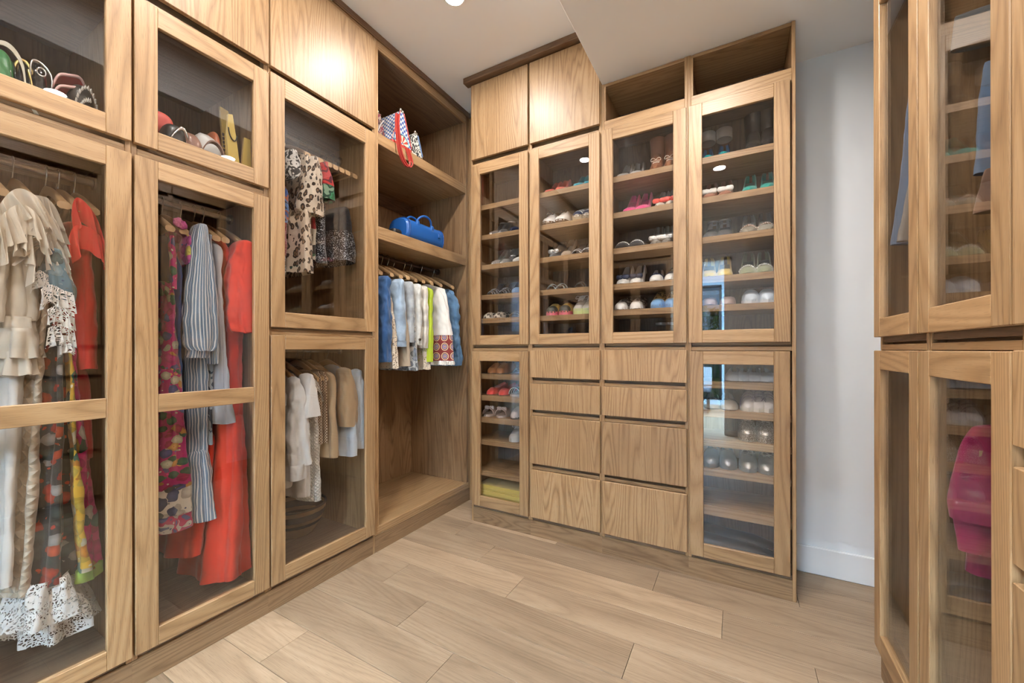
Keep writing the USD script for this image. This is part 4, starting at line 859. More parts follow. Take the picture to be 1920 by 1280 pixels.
# --- wardrobe B
GB = 'dresses in the narrow wardrobe'
PINKP = plain('pink_cloth', (.55, .10, .28), .8); OLIVE = fabric('olive_sheer', 'plain', (.20, .18, .12)); ROYAL = fabric('royal_blue', 'plain', (.02, .09, .30))
MFL = fabric('magenta_floral', 'floral', (.36, .02, .12), (.50, .05, .18), (.06, .14, .08), (.60, .30, .08), (.10, .10, .24), (.55, .50, .36), (.42, .03, .10), s=2.0)
PBL = fabric('pink_blue_print', 'floral', (.50, .12, .32), (.10, .14, .42), (.62, .40, .55), (.55, .46, .10), (.52, .10, .30), s=1.6)
STR = fabric('blue_white_stripe', 'stripe', (.17, .23, .31), (.66, .66, .65)); PGB = fabric('pale_grey_cotton', 'plain', (.46, .48, .53))
FEA = fabric('feather_print', 'swirl', (.04, .05, .07), (.36, .36, .36), (.05, .08, .11), (.30, .33, .34), s=1.2); TOM = fabric('tomato_red', 'plain', (.70, .045, .018), rough=.7)
BORD = fabric('vase_border', 'floral', (.60, .54, .46), (.05, .07, .16), (.60, .54, .46), (.10, .11, .10), (.62, .56, .48), s=1.5)
NAVB = fabric('navy_border', 'swirl', (.10, .10, .24), (.42, .03, .10), (.50, .44, .40), (.10, .12, .22), s=2)
b1 = gar('gown', 'olive brown sheer gown at the left of the narrow wardrobe', 'dress', 1.66, .62, GB)
cloth('body', loft(gE(((1.677, 0.641, 0.019), (1.475, 0.649, 0.024), (1.107, 0.655, 0.026), (0.698, 0.654, 0.034), (0.333, 0.638, 0.03)), xf=-1.97, top=.4), pleats=4, pa=(.001, .008), seed=51), OLIVE, b1)
b2 = gar('dress', 'magenta floral strappy dress with a border of white vase motifs', 'dress', 1.7, .70, GB)
cloth('straps', loft([(z, -1.95, y, .012, b) for z, y, b in ((1.654, 0.71, 0.007), (1.592, 0.714, 0.01), (1.444, 0.719, 0.012))], n=20, m=20, seed=3), MFL, b2)
cloth('bodice', loft(gE(((1.475, 0.714, 0.014), (1.401, 0.715, 0.016), (1.274, 0.714, 0.024), (1.104, 0.716, 0.033)), xf=-1.945, a=.16, top=.8), pleats=4, pa=(.001, .006), seed=52), MFL, b2)
cloth('skirt', loft(gE(((1.126, 0.716, 0.033), (0.934, 0.721, 0.043), (0.72, 0.727, 0.052), (0.645, 0.728, 0.055)), xf=-1.945, a=.17, top=1), pleats=5, pa=(.006, .013), seed=53), MFL, b2)
cloth('vase_band', loft(gE(((0.66, 0.728, 0.055), (0.539, 0.731, 0.058)), xf=-1.945, a=.17, top=1), pleats=5, pa=(.013, .013), seed=53, m=16), BORD, b2)
cloth('hem_band', loft(gE(((0.544, 0.731, 0.058), (0.475, 0.732, 0.059)), xf=-1.945, a=.17, top=1), pleats=5, pa=(.013, .013), seed=53, m=12), NAVB, b2)
for i, c_ in enumerate(((-1.94, 0.727, 1.712), (-1.94, 0.741, 1.704))): part('fabric_flower', ball(c_, (.016, .016, .018), .35, 50 + i), PINKP, b2, smooth=True)
b3 = gar('dress', 'royal blue sleeveless dress behind the striped one', 'dress', 1.68, .75, GB)
cloth('body', loft(gE(((1.686, 0.75, 0.013), (1.492, 0.754, 0.016), (1.232, 0.749, 0.014), (0.886, 0.751, 0.013), (0.556, 0.768, 0.022)), xf=-1.98, top=.4), pleats=3, pa=(.001, .006), seed=54), ROYAL, b3)
b4 = gar('blouse', 'short pink and blue printed blouse in front of the striped dress', 'blouse', 1.72, .76, GB)
cloth('body', loft(gE(((1.701, 0.759, 0.007), (1.657, 0.766, 0.015), (1.592, 0.765, 0.016), (1.551, 0.765, 0.013)), xf=-1.93, a=.15, top=.5), pleats=3, pa=(.001, .003), seed=55), PBL, b4)
b5 = gar('dress', 'blue and white striped shirt dress with balloon sleeve', 'dress', 1.72, .82, GB)
cloth('body', loft(gE(((1.7, 0.802, 0.021), (1.501, 0.812, 0.034), (1.234, 0.812, 0.038), (0.965, 0.819, 0.04), (0.759, 0.817, 0.034)), xf=-1.955, top=.4), pleats=5, pa=(.001, .008), seed=56, n=120), STR, b5)
cloth('flounce', loft(gE(((0.773, 0.816, 0.035), (0.745, 0.819, 0.044), (0.603, 0.829, 0.05), (0.479, 0.835, 0.053)), xf=-1.945, top=1), pleats=8, pa=(.004, .010), seed=57, n=140), STR, b5)
cloth('sleeve', loft([(z, -1.93, y, .05, b) for z, y, b in ((1.711, 0.796, 0.015), (1.61, 0.796, 0.03), (1.455, 0.795, 0.043), (1.3, 0.799, 0.052), (1.222, 0.802, 0.048), (1.198, 0.801, 0.03))], pleats=8, pa=(.002, .006), seed=58, n=120), STR, b5)
cloth('cuff', loft([(z, -1.93, y, .03, b) for z, y, b in ((1.207, 0.799, 0.036), (1.171, 0.795, 0.036))], pleats=12, pa=(.002, .005), seed=59, m=12), STR, b5)
cloth('sleeve', loft([(z, -1.965, y, .045, b) for z, y, b in ((1.686, 0.834, 0.012), (1.552, 0.842, 0.012), (1.326, 0.853, 0.018), (1.143, 0.853, 0.014))], pleats=4, pa=(.001, .005), seed=60), STR, b5)
b6 = gar('blouse', 'dark feather print blouse between the striped and the grey dress', 'blouse', 1.5, .87, GB)
cloth('body', loft(gE(((1.416, 0.846, 0.016), (1.211, 0.851, 0.02), (0.983, 0.853, 0.018), (0.796, 0.853, 0.014)), xf=-1.96, top=.6), pleats=4, pa=(.001, .008), seed=61), FEA, b6)
b7 = gar('dress', 'pale grey sleeveless cotton dress with flared hem', 'dress', 1.73, .90, GB)
cloth('body', loft(gE(((1.711, 0.862, 0.012), (1.626, 0.872, 0.022), (1.511, 0.872, 0.018), (1.281, 0.883, 0.021), (1.026, 0.892, 0.025), (0.879, 0.909, 0.042)), xf=-1.935, top=.4), pleats=5, pa=(.001, .010), seed=62), PGB, b7)
b8 = gar('gown', 'tomato red gown with puff sleeve reaching nearly to the wardrobe floor', 'dress', 1.70, 1.0, GB)
cloth('body', loft(gE(((1.731, 0.92, 0.017), (1.523, 0.945, 0.041), (1.236, 0.95, 0.05), (0.887, 0.946, 0.05)), xf=-1.955, a=.17, top=.5), pleats=6, pa=(.001, .006), seed=63), TOM, b8)
cloth('skirt', loft(gE(((0.902, 0.945, 0.047), (0.782, 0.946, 0.055), (0.474, 0.939, 0.076), (0.192, 0.931, 0.094)), xf=-1.935, a=.19, top=1), pleats=7, pa=(.004, .016), seed=64, n=110), TOM, b8)
cloth('underskirt', loft(gE(((0.819, 0.878, 0.039), (0.553, 0.843, 0.053), (0.321, 0.815, 0.061)), xf=-2.02, a=.17, top=1), pleats=5, pa=(.004, .012), seed=65), TOM, b8)
cloth('puff_sleeve', loft([(z, -1.945, y, .075, b) for z, y, b in ((1.675, 0.961, 0.024), (1.622, 0.962, 0.042), (1.477, 0.958, 0.055), (1.356, 0.954, 0.059), (1.308, 0.959, 0.055), (1.28, 0.96, 0.044))], pleats=5, pa=(.003, .009), wr=.008, seed=66), TOM, b8)
for lab, y in (('olive sheer gown', .63), ('magenta floral dress', .705), ('royal blue dress', .75), ('striped shirt dress', .815), ('feather print blouse', .865), ('pale grey dress', .90), ('tomato red gown', .965)):
    hanger('plain', 'wooden hanger carrying the ' + lab, RX, y, 1.842, 'hangers in the narrow wardrobe')
# --- wardrobe C, upper
GC = 'tops behind the upper glass of the middle wardrobe'
LEO = fabric('leopard_print', 'leopard', (.60, .50, .40)); BWL = fabric('black_white_lace', 'swirl', (.03, .03, .03), (.62, .60, .58), (.03, .03, .03), (.62, .6, .58), s=2.2)
BOR = fabric('blue_orange_print', 'swirl', (.03, .07, .22), (.34, .08, .03), (.08, .16, .34), (.03, .03, .05), (.4, .36, .3), s=1.3); RGL = fabric('red_glitter', 'sequin', (.20, .015, .02), (.75, .35, .35))
RSW = fabric('red_swirl', 'swirl', (.30, .012, .02), (.45, .03, .03), (.10, .01, .02), (.46, .05, .05), s=1.2); GSW = fabric('green_swirl', 'swirl', (.02, .14, .05), (.04, .22, .10), (.01, .05, .03), (.2, .3, .2), s=1.4)
SEQ = fabric('black_sequin', 'sequin', (.012, .013, .018), (.55, .56, .6)); BLKC = fabric('black_cloth', 'plain', (.014, .015, .02)); FLW = fabric('white_floral', 'floral', (.55, .48, .38), (.10, .22, .10), (.50, .03, .04), (.05, .04, .03), (.55, .48, .38), s=1.2)
c1 = gar('tunic', 'black and white lace top with blue and red glitter panels, leftmost in upper glass', 'top', 2.27, 1.13, GC)
cloth('lace_sleeve', loft([(z, -1.95, y, .05, b) for z, y, b in ((2.193, 1.189, 0.022), (2.152, 1.194, 0.034), (2.094, 1.198, 0.036), (2.064, 1.19, 0.022))], pleats=4, pa=(.001, .003), seed=71, m=30), BWL, c1)
cloth('upper_panel', loft(gE(((2.087, 1.165, 0.029), (1.984, 1.173, 0.036), (1.838, 1.174, 0.038)), xf=-1.96, top=.6), pleats=4, pa=(.001, .004), seed=72), BOR, c1)
cloth('glitter_panel', loft(gE(((1.843, 1.174, 0.038), (1.771, 1.173, 0.042), (1.678, 1.169, 0.038)), xf=-1.96, top=1), pleats=4, pa=(.004, .004), seed=73, m=30), RGL, c1)
cloth('hem_panel', loft(gE(((1.682, 1.164, 0.032), (1.583, 1.16, 0.028), (1.491, 1.157, 0.025)), xf=-1.965, top=1), pleats=4, pa=(.004, .006), seed=74, m=30), BWL, c1)
c2 = gar('tunic', 'long leopard print tunic', 'top', 2.29, 1.28, GC)
cloth('body', loft([(2.26, -2.12, 1.285, .06, .02), (2.22, -2.10, 1.285, .16, .028), (2.05, -2.09, 1.28, .17, .032), (1.85, -2.09, 1.27, .18, .036), (1.60, -2.09, 1.265, .19, .045)], pleats=6, pa=(.001, .008), seed=75), LEO, c2)
cloth('sleeve', loft([(z, -1.955, y, .05, b) for z, y, b in ((2.206, 1.31, 0.018), (2.144, 1.311, 0.042), (2.029, 1.305, 0.062), (1.929, 1.299, 0.064), (1.91, 1.301, 0.053))], pleats=4, pa=(.001, .004), seed=76, m=40), LEO, c2)
c3 = gar('shirt', 'silky shirt with red and green swirled sleeve over a floral front', 'shirt', 2.25, 1.36, GC)
cloth('sleeve', loft([(z, -1.95, y, .05, b) for z, y, b in ((2.206, 1.366, 0.013), (2.154, 1.373, 0.026), (2.086, 1.386, 0.032))], pleats=3, pa=(.001, .002), seed=77, m=30), RSW, c3)
cloth('cuff', loft([(z, -1.95, y, .053, b) for z, y, b in ((2.088, 1.381, 0.037), (2.013, 1.382, 0.047))], pleats=3, pa=(.002, .003), seed=78, m=20), GSW, c3)
cloth('body', loft(gE(((2.126, 1.338, 0.016), (1.929, 1.345, 0.028), (1.687, 1.349, 0.038)), xf=-1.98, top=.5), pleats=4, pa=(.001, .006), seed=79), FLW, c3)
c4 = gar('jacket', 'black sequined jacket behind the swirled shirt', 'jacket', 2.2, 1.41, GC)
cloth('body', loft(gE(((2.082, 1.389, 0.029), (1.988, 1.396, 0.042), (1.829, 1.4, 0.046), (1.678, 1.407, 0.046)), xf=-1.975, a=.2, top=.6), pleats=4, pa=(.001, .006), seed=80), SEQ, c4)
c5 = gar('skirt', 'black skirt with broad sequined hem, rightmost in the upper glass', 'skirt', 2.15, 1.52, GC)
cloth('body', loft(gE(((2.036, 1.547, 0.026), (1.962, 1.559, 0.044), (1.894, 1.561, 0.057)), xf=-1.98, a=.14, top=1), pleats=3, pa=(.001, .004), seed=81, m=30), BLKC, c5)
cloth('sequin_hem', loft(gE(((1.901, 1.561, 0.057), (1.809, 1.568, 0.074), (1.722, 1.568, 0.082)), xf=-1.978, a=.145, top=1), pleats=3, pa=(.004, .008), seed=82, m=30), SEQ, c5)
for lab, y in (('black and white lace top', 1.15), ('leopard tunic', 1.285), ('swirled silk shirt', 1.36), ('black sequined jacket', 1.41)): hanger('plain', 'wooden hanger carrying the ' + lab, RX, y, 2.379, 'hangers behind the upper glass')
for lab, y in (('first', 1.45), ('second', 1.49), ('third', 1.53), ('last', 1.58)): hanger('bar', lab + ' bare trouser hanger in the row behind the upper glass', RX, y, 2.379, 'hangers behind the upper glass')
# --- wardrobe C, lower
GD = 'shirts behind the lower glass of the middle wardrobe'
W1, W2, W3 = fabric('white_poplin', 'plain', (.72, .71, .70)), fabric('white_jersey', 'plain', (.78, .77, .76)), fabric('white_crinkle', 'quilt', (.74, .72, .68), s=2.2)
TAN, SKY = fabric('tan_silk', 'plain', (.42, .29, .17), rough=.6), fabric('sky_cotton', 'plain', (.55, .62, .70))
KNIT = fabric('brown_knit', 'check', (.16, .08, .04), (.50, .40, .30), s=2.4)
d1 = gar('shirt', 'white shirt with rolled cuff, leftmost behind the lower glass', 'shirt', 1.12, 1.13, GD)
cloth('body', loft(gE(((1.065, 1.178, 0.024), (0.974, 1.187, 0.049), (0.813, 1.191, 0.063), (0.599, 1.191, 0.068), (0.509, 1.18, 0.057)), xf=-1.965, a=.2, top=.5), pleats=5, pa=(.001, .008), seed=91), W1, d1)
cloth('sleeve', loft([(z, -1.94, y, .045, b) for z, y, b in ((1.058, 1.2, 0.014), (0.917, 1.212, 0.042), (0.727, 1.218, 0.053), (0.617, 1.224, 0.053))], pleats=4, pa=(.001, .006), wr=.007, seed=92, m=44), W1, d1)
cloth('cuff', loft([(z, -1.94, y, .05, b) for z, y, b in ((0.631, 1.212, 0.047), (0.554, 1.209, 0.044))], pleats=3, pa=(.003, .004), seed=93, m=14), W1, d1)
d2 = gar('shirt', 'white jersey tee with short flared sleeve', 'shirt', 1.13, 1.22, GD)
cloth('body', loft(gE(((1.077, 1.268, 0.015), (0.965, 1.277, 0.035), (0.742, 1.284, 0.041), (0.434, 1.29, 0.042)), xf=-1.955, a=.2, top=.5), pleats=5, pa=(.001, .009), seed=94), W2, d2)
cloth('sleeve', loft([(z, -1.925, y, .055, b) for z, y, b in ((1.071, 1.262, 0.015), (0.979, 1.271, 0.035), (0.86, 1.271, 0.054))], pleats=3, pa=(.001, .004), seed=95, m=36), W2, d2)
d3 = gar('blouse', 'white crinkled blouse with frilled sleeve', 'blouse', 1.13, 1.28, GD)
cloth('body', loft(gE(((1.074, 1.315, 0.015), (0.946, 1.325, 0.031), (0.674, 1.341, 0.034), (0.394, 1.343, 0.042)), xf=-1.95, a=.2, top=.5), pleats=6, pa=(.002, .009), seed=96), W3, d3)
cloth('ruffle', ruffle(((-1.925, 1.289, 1.065), (-1.925, 1.326, 1.029), (-1.925, 1.345, 0.954)), (0, .2, -1), .05, .008, 4, seed=97), W3, d3)
for i in range(2):
    k = gar('vest', ('first', 'second')[i] + ' brown and cream knitted vest between the white and tan blouses', 'vest', 1.1, 1.345 + .03 * i, GD)
    cloth('body', loft([(1.09, -2.05, 1.35 + .03 * i, .09, .009), (1.0, -2.06, 1.35 + .03 * i, .13, .011), (.70, -2.06, 1.35 + .03 * i, .135, .012)], wr=.002, seed=98 + i), KNIT, k)
d4 = gar('blouse', 'tan silk blouse with wide short sleeve', 'blouse', 1.12, 1.47, GD)
cloth('body', loft([(1.10, -2.09, 1.42, .07, .02), (1.06, -2.07, 1.42, .15, .026), (.85, -2.08, 1.42, .17, .032), (.62, -2.08, 1.41, .20, .04)], pleats=5, pa=(.001, .010), seed=101), TAN, d4)
cloth('sleeve', loft([(z, -1.935, y, .06, b) for z, y, b in ((1.089, 1.492, 0.018), (1.003, 1.51, 0.043), (0.88, 1.518, 0.057), (0.77, 1.518, 0.043))], pleats=3, pa=(.001, .004), seed=102, m=40, sup=2), TAN, d4)
d5 = gar('shirt', 'pale blue cotton shirt with rolled cuff, rightmost behind the lower glass', 'shirt', 1.12, 1.58, GD)
cloth('body', loft([(1.10, -2.10, 1.535, .07, .02), (1.06, -2.09, 1.535, .16, .026), (.80, -2.08, 1.53, .19, .03), (.60, -2.09, 1.525, .21, .04)], pleats=5, pa=(.001, .010), seed=103), SKY, d5)
cloth('sleeve', loft([(z, -1.935, y, .045, b) for z, y, b in ((1.08, 1.575, 0.015), (0.934, 1.594, 0.042), (0.742, 1.614, 0.054), (0.695, 1.614, 0.054))], pleats=4, pa=(.001, .006), wr=.007, seed=104, m=44), SKY, d5)
cloth('cuff', loft([(z, -1.935, y, .05, b) for z, y, b in ((0.724, 1.611, 0.057), (0.628, 1.614, 0.046))], pleats=3, pa=(.002, .004), seed=105, m=14, sup=2), SKY, d5)
for lab, y in (('leftmost white shirt', 1.14), ('white jersey tee', 1.215), ('white crinkled blouse', 1.27), ('first knitted vest', 1.35), ('second knitted vest', 1.385), ('tan silk blouse', 1.43), ('pale blue shirt', 1.54)):
    hanger('plain', 'wooden hanger carrying the ' + lab, RX, y, 1.204, 'hangers behind the lower glass')
# basket
t = thing('basket', 'woven brown basket with dark bands on the wardrobe floor under the white shirts', 'basket', (-2.27, 1.42, .125))
bz = np.linspace(0, 1, 9)
def bowl(q0, q1, m=10, n=48):
    q = np.linspace(q0, q1, m); r = .085 + .075 * np.sin(q * PI / 2) ** .9; z = .126 + .17 * q
    an = np.linspace(0, 2*PI, n + 1); bump = .0022 * np.cos(24 * an)[None] * np.cos(np.arange(m) * PI)[:, None]
    v = np.stack([-2.27 + (r[:, None] + bump) * np.cos(an), 1.42 + (r[:, None] + bump) * np.sin(an), np.repeat(z[:, None], n + 1, 1)], -1)
    return (v.reshape(-1, 3), grid_faces(m, n + 1))
STRAW, DKST = plain('straw', (.40, .27, .15), .85, bump=.6, bscale=150), plain('dark_straw', (.05, .035, .03), .8, bump=.5, bscale=150)
for i, (q0, q1) in enumerate(((0, .36), (.36, .48), (.48, .60), (.60, .82), (.82, 1))): part('woven_band', bowl(q0, q1), STRAW if i % 2 == 0 else DKST, t, smooth=True)
part('base', cyl((-2.27, 1.42, .1255), (-2.27, 1.42, .130), .085, n=48), STRAW, t)
part('rim', tube([(-2.27 + .160*np.cos(a), 1.42 + .160*np.sin(a), .296) for a in np.linspace(0, 2*PI, 41)[:-1]], .007, 8, closed=True), DKST, t, smooth=True)

# ---------------------------------------------------------------- open bay: denim and tops on the rod
GDN = 'clothes on the rod of the open bay'
DN1, DN2, DN3, DN4, DN5 = (fabric(f'denim_{k}', 'denim', c) for k, c in (('dark', (.022, .075, .20)), ('light', (.27, .35, .45)), ('grey', (.30, .32, .34)), ('white', (.50, .50, .48)), ('mid', (.10, .20, .34))))
LIME = fabric('lime_silk', 'plain', (.36, .46, .02), rough=.55); TEALF = fabric('teal_floral', 'floral', (.10, .28, .20), (.45, .10, .22), (.03, .10, .08), (.52, .50, .40), (.14, .30, .16), s=1.7)
PLAID = fabric('pink_check', 'check', (.44, .24, .28), (.60, .45, .46), s=1.6); MED = fabric('medallion_band', 'medallion', s=1.02); CRL = fabric('cream_lace', 'lace', (.58, .50, .40)); KHA = fabric('khaki_cotton', 'plain', (.34, .27, .20)); GFL = fabric('grey_floral', 'floral', (.40, .42, .44), (.25, .28, .34), (.55, .52, .48), (.20, .22, .24), s=1.6)
def folded(name, label, u_y, z1, z0, m, xf=-1.89, w=.37, b=.034, seed=0, waist=None, wr=.005, pl=(3, .003)):
    """jeans folded over the hanger bar"""
    t = gar(name, label, 'trousers' if name == 'jeans' else 'top', z1, u_y, GDN, -2.07)
    a = w / 2
    lv = [(z1, xf - a, u_y, a * .97, .012), (z1 - .02, xf - a, u_y, a, b * .8), ((z1 + z0) / 2, xf - a + .004, u_y, a, b), (z0, xf - a + .002, u_y, a * .98, b * 1.1)]
    cloth('leg_fold', loft(lv, pleats=pl[0], pa=(.001, pl[1]), wr=wr, seed=seed, sup=3.2, caps=True), m, t)
    if waist: cloth('waistband', loft([(z0 + .035, xf - a + .002, u_y, a * 1.0, b * 1.2), (z0 - .004, xf - a + .002, u_y, a * 1.0, b * 1.22)], pleats=4, pa=(.002, .003), seed=seed + 1, m=10, sup=3.2), waist, t)
    return t
folded('jeans', 'dark blue denim jeans folded over a hanger, leftmost in the open bay', 1.784, 1.665, 1.125, DN1, seed=201, b=.045, wr=.008)
j = folded('jeans', 'pale blue denim jeans folded over a hanger, second from the left', 1.912, 1.665, 1.227, DN2, seed=203, b=.042, waist=DN2)
j = folded('jeans', 'grey washed jeans between the pale blue and white ones', 1.996, 1.66, 1.256, DN3, seed=205, b=.03, waist=DN3)
j = folded('jeans', 'white denim jeans with metal waist button in the open bay', 2.073, 1.655, 1.239, DN4, seed=207, b=.03, waist=DN4)
part('button', cyl((-1.888, 2.057, 1.272), (-1.879, 2.057, 1.272), .009, n=14), STEEL, j)
folded('jeans', 'cream trousers with gathered waist next to the lime top', 2.138, 1.65, 1.214, fabric('cream_denim', 'denim', (.56, .52, .46)), seed=209, b=.028, pl=(9, .005))
t = gar('top', 'lime green silk top in the middle of the open bay rod', 'top', 1.66, 2.2, GDN)
cloth('body', loft([(1.68, -2.07, 2.2, .06, .012), (1.63, -2.045, 2.2, .15, .02), (1.5, -2.055, 2.194, .165, .026), (1.117, -2.055, 2.177, .18, .03)], pleats=5, pa=(.001, .006), seed=211), LIME, t)
t = gar('shirt', 'teal floral shirt with pink checked placket beside the lime top', 'shirt', 1.66, 2.259, GDN)
cloth('body', loft([(1.69, -2.16, 2.259, .07, .012), (1.64, -2.135, 2.259, .16, .02), (1.52, -2.135, 2.253, .16, .024), (1.099, -2.135, 2.223, .19, .03)], pleats=4, pa=(.001, .006), seed=213), TEALF, t)
cloth('sleeve', loft([(1.453, -1.99, 2.217, .045, .018), (1.338, -1.985, 2.212, .055, .022), (1.176, -1.985, 2.194, .055, .024)], pleats=3, pa=(.001, .003), seed=214, m=30), PLAID, t)
y0_ = 2.357
t = gar('tunic', 'white tunic with wide sleeve and red medallion embroidery at the cuff', 'top', 1.70, y0_, GDN)
TW = fabric('white_tunic', 'plain', (.74, .71, .68))
cloth('body', loft([(1.70, -2.10, y0_, .06, .012), (1.655, -2.05, y0_, .14, .02), (1.5, -2.03, y0_, .15, .026), (1.094, -2.06, y0_ - .01, .21, .034)], pleats=4, pa=(.001, .008), seed=215), TW, t)
cloth('sleeve', loft([(1.66, -1.985, y0_ - .01, .03, .018), (1.60, -1.96, y0_ - .018, .055, .022), (1.45, -1.935, y0_ - .022, .075, .026), (1.31, -1.925, y0_ - .024, .095, .030)], pleats=3, pa=(.001, .004), seed=216, m=44), TW, t)
zb, ze = (1.31, 1.12)
cloth('embroidered_cuff', loft([(zb, -1.925, y0_ - .024, .097, .031), (ze, -1.925, y0_ - .026, .112, .034)], pleats=3, pa=(.002, .004), seed=217, m=24), MED, t)
cloth('lace_edge', loft([(ze + .003, -1.925, y0_ - .026, .112, .034), (ze - .03, -1.925, y0_ - .027, .118, .036)], pleats=9, pa=(.004, .007), seed=218, m=10), LACE, t)
t = gar('jacket', 'mid blue denim jacket, rightmost on the open bay rod', 'jacket', 1.70, 2.487, GDN)
yj = 2.487
cloth('body', loft([(1.70, -2.12, yj, .06, .014), (1.66, -2.08, yj, .15, .025), (1.4, -2.07, yj, .18, .035), (1.077, -2.08, yj, .19, .04)], pleats=3, pa=(.001, .004), wr=.008, seed=219), DN5, t)
cloth('sleeve', loft([(1.665, -1.985, yj - .005, .03, .022), (1.58, -1.95, yj - .008, .055, .03), (1.35, -1.925, yj - .008, .062, .034), (1.09, -1.915, yj - .008, .060, .034)], pleats=2, pa=(.001, .003), wr=.010, seed=220, m=60), DN5, t)
cloth('cuff', loft([(1.149, -1.915, yj - .008, .062, .036), (1.081, -1.915, yj - .008, .062, .036)], wr=.003, seed=221, m=8), DN5, t)
def under(nm, lab, catg, yy, zb, m, w, pl, seed):
    t = gar(nm, lab, catg, 1.6, yy, GDN, -2.07)
    cloth('body', loft([(1.60, -2.08, yy, w * .3, .01), (1.45, -2.08, yy, w * .45, .018), (zb, -2.07, yy, w / 2, .032)], pleats=pl, pa=(.001, .009), seed=seed), m, t)
under('skirt', 'cream lace hem showing under the dark blue jeans', 'skirt', 1.851, 1.082, CRL, .36, 8, 231)
under('trousers', 'khaki trousers showing under the pale blue jeans', 'trousers', 1.961, 1.093, KHA, .35, 3, 232)
under('skirt', 'grey floral hem showing under the white jeans', 'skirt', 2.037, 1.061, GFL, .36, 8, 233)
under('blouse', 'white lace hem showing under the lime green top', 'blouse', 2.166, 1.062, CRL, .34, 8, 234)
for i, (lab, y, kd) in enumerate((('dark blue jeans', 1.805, 'bar'), ('pale blue jeans', 1.924, 'bar'), ('grey washed jeans', 2.008, 'bar'), ('white denim jeans', 2.085, 'bar'),
        ('cream trousers', 2.178, 'bar'), ('lime green top', 2.229, 'plain'), ('teal floral shirt', 2.27, 'plain'), ('white embroidered tunic', y0_, 'plain'), ('denim jacket', yj, 'plain'))):
    hanger(kd, f'wooden hanger carrying the {lab} in the open bay', RX + .012 * ((i * 7) % 3 - 1), y, 1.849, 'hangers in the open bay', rz=(-6, 5, -3, 4, -4, 2, 0, 0, 0)[i])
for i, u in enumerate((733, 756)): hanger('bar', ('first', 'second')[i] + ' bare trouser hanger between the jeans of the open bay', RX, (1.854, 1.963)[i], 1.849, 'hangers in the open bay', rz=(3, -5)[i])

# ---------------------------------------------------------------- handbags
GB1, GB2, GB3 = 'handbags above the left wardrobe', 'handbags above the narrow wardrobe', 'handbags on the shelves of the open bay'
def sup_ell(c, r, e=3.0, n=40, m=22, pinch=0.0, sag=0.0, seed=0, wr=.0):
    """soft pouch: superellipsoid narrowing to the top"""
    th = np.linspace(-PI, PI, n, endpoint=False); ph = np.linspace(-PI/2, PI/2, m)
    T, P = np.meshgrid(th, ph); sg = lambda v: np.sign(v) * np.abs(v) ** (2 / e)
    x, y, z = sg(np.cos(P)) * sg(np.cos(T)), sg(np.cos(P)) * sg(np.sin(T)), sg(np.sin(P))
    k = 1 - pinch * (z + 1) / 2
    v = np.stack([x * k * r[0], y * (k if sag == 0 else 1) * r[1], z * r[2]], -1)
    if wr: v = v * (1 + wr * (meshkit.fbm(v * 22 + seed, 3, seed) - .5) * 2)[..., None]
    f = grid_faces(m, n, wrap=True)
    return (v.reshape(-1, 3) + np.array(c), f)
def arc(p, q, h, n=18, lean=(0, 0, 1)):
    s = np.linspace(0, PI, n)[:, None]; p, q = np.array(p), np.array(q)
    return (p + q) / 2 + (p - q) / 2 * np.cos(s) + np.array(lean) * h * np.sin(s)
def stitches(path, r=.004, m=14):
    p = smoothpts(path, m * 2); return cat(*[tube([p[2*i], (p[2*i] + p[2*i+1]) / 2 + [.003, 0, .003], p[2*i+1]], r, 5) for i in range(m)])
def bag(label, c, grp, loc_z, dy=0.0, sy=1.0, sz=1.0):
    t = thing('handbag', label, 'handbag', (c[0], c[1], loc_z), grp); x = UsdGeom.Xformable(t)
    if dy or sy != 1 or sz != 1:
        x.ClearXformOpOrder(); x.GetOrderedXformOps(); t.GetAttribute('xformOp:translate').Set(Gf.Vec3d(c[0], c[1] + dy, loc_z))
        op = x.AddScaleOp(); op.Set(Gf.Vec3f(1, sy, sz)); x.SetXformOpOrder([UsdGeom.XformOp(t.GetAttribute('xformOp:translate')), op])
    return t
PAT, BLKB = LE((.012, .012, .014), 'patent'), LE((.018, .017, .017))
ZA = 1.9255
t = bag('round green handbag with cream strap, leftmost above the left wardrobe', (-2.0, .13), GB1, ZA, 0.165, 0.5, 0.7)
part('body', sup_ell((-2.0, .125, 2.075), (.08, .075, .15), 2.4, pinch=.2), LE((.06, .22, .08)), t, smooth=True)
part('strap', ribbon(smoothpts([(-1.925, .06, 2.18), (-1.91, .13, 2.205), (-1.905, .185, 2.15), (-1.90, .20, 2.06), (-1.895, .235, 1.95), (-1.895, .25, 1.929)], 30), (0, .3, 1), .022, .004), LE((.50, .46, .36)), t)
t = bag('black patent bag with deep pleats and gold frame', (-2.03, .22), GB1, ZA, 0.1, 0.5, 0.75)
for i in range(5): part('pleat', sup_ell((-2.03 + .0 * i, .195 + .019 * i, 2.055), (.10, .0115, .13), 2.2, n=24, m=14), PAT, t, smooth=True)
part('gold_frame', tube(smoothpts([(-1.93, .26, 2.13), (-1.925, .275, 2.06), (-1.925, .265, 1.99), (-1.93, .25, 1.95)], 16), .006, 6), GOLD, t, smooth=True)
t = bag('small black bag with curved gold handle', (-2.0, .315), GB1, ZA, 0.027, 0.6, 0.95)
part('body', sup_ell((-2.0, .31, 2.01), (.07, .045, .084), 2.6, pinch=.15), PAT, t, smooth=True)
part('handle', tube(arc((-1.97, .275, 2.07), (-1.97, .345, 2.06), .065), .007, 8), GOLD, t, smooth=True)
t = bag('tall glossy black bag with silver loop strap', (-2.02, .385), GB1, ZA, -0.015, 0.6, 1.05)
part('body', sup_ell((-2.02, .385, 2.03), (.07, .04, .105), 3.0, pinch=.1), PAT, t, smooth=True)
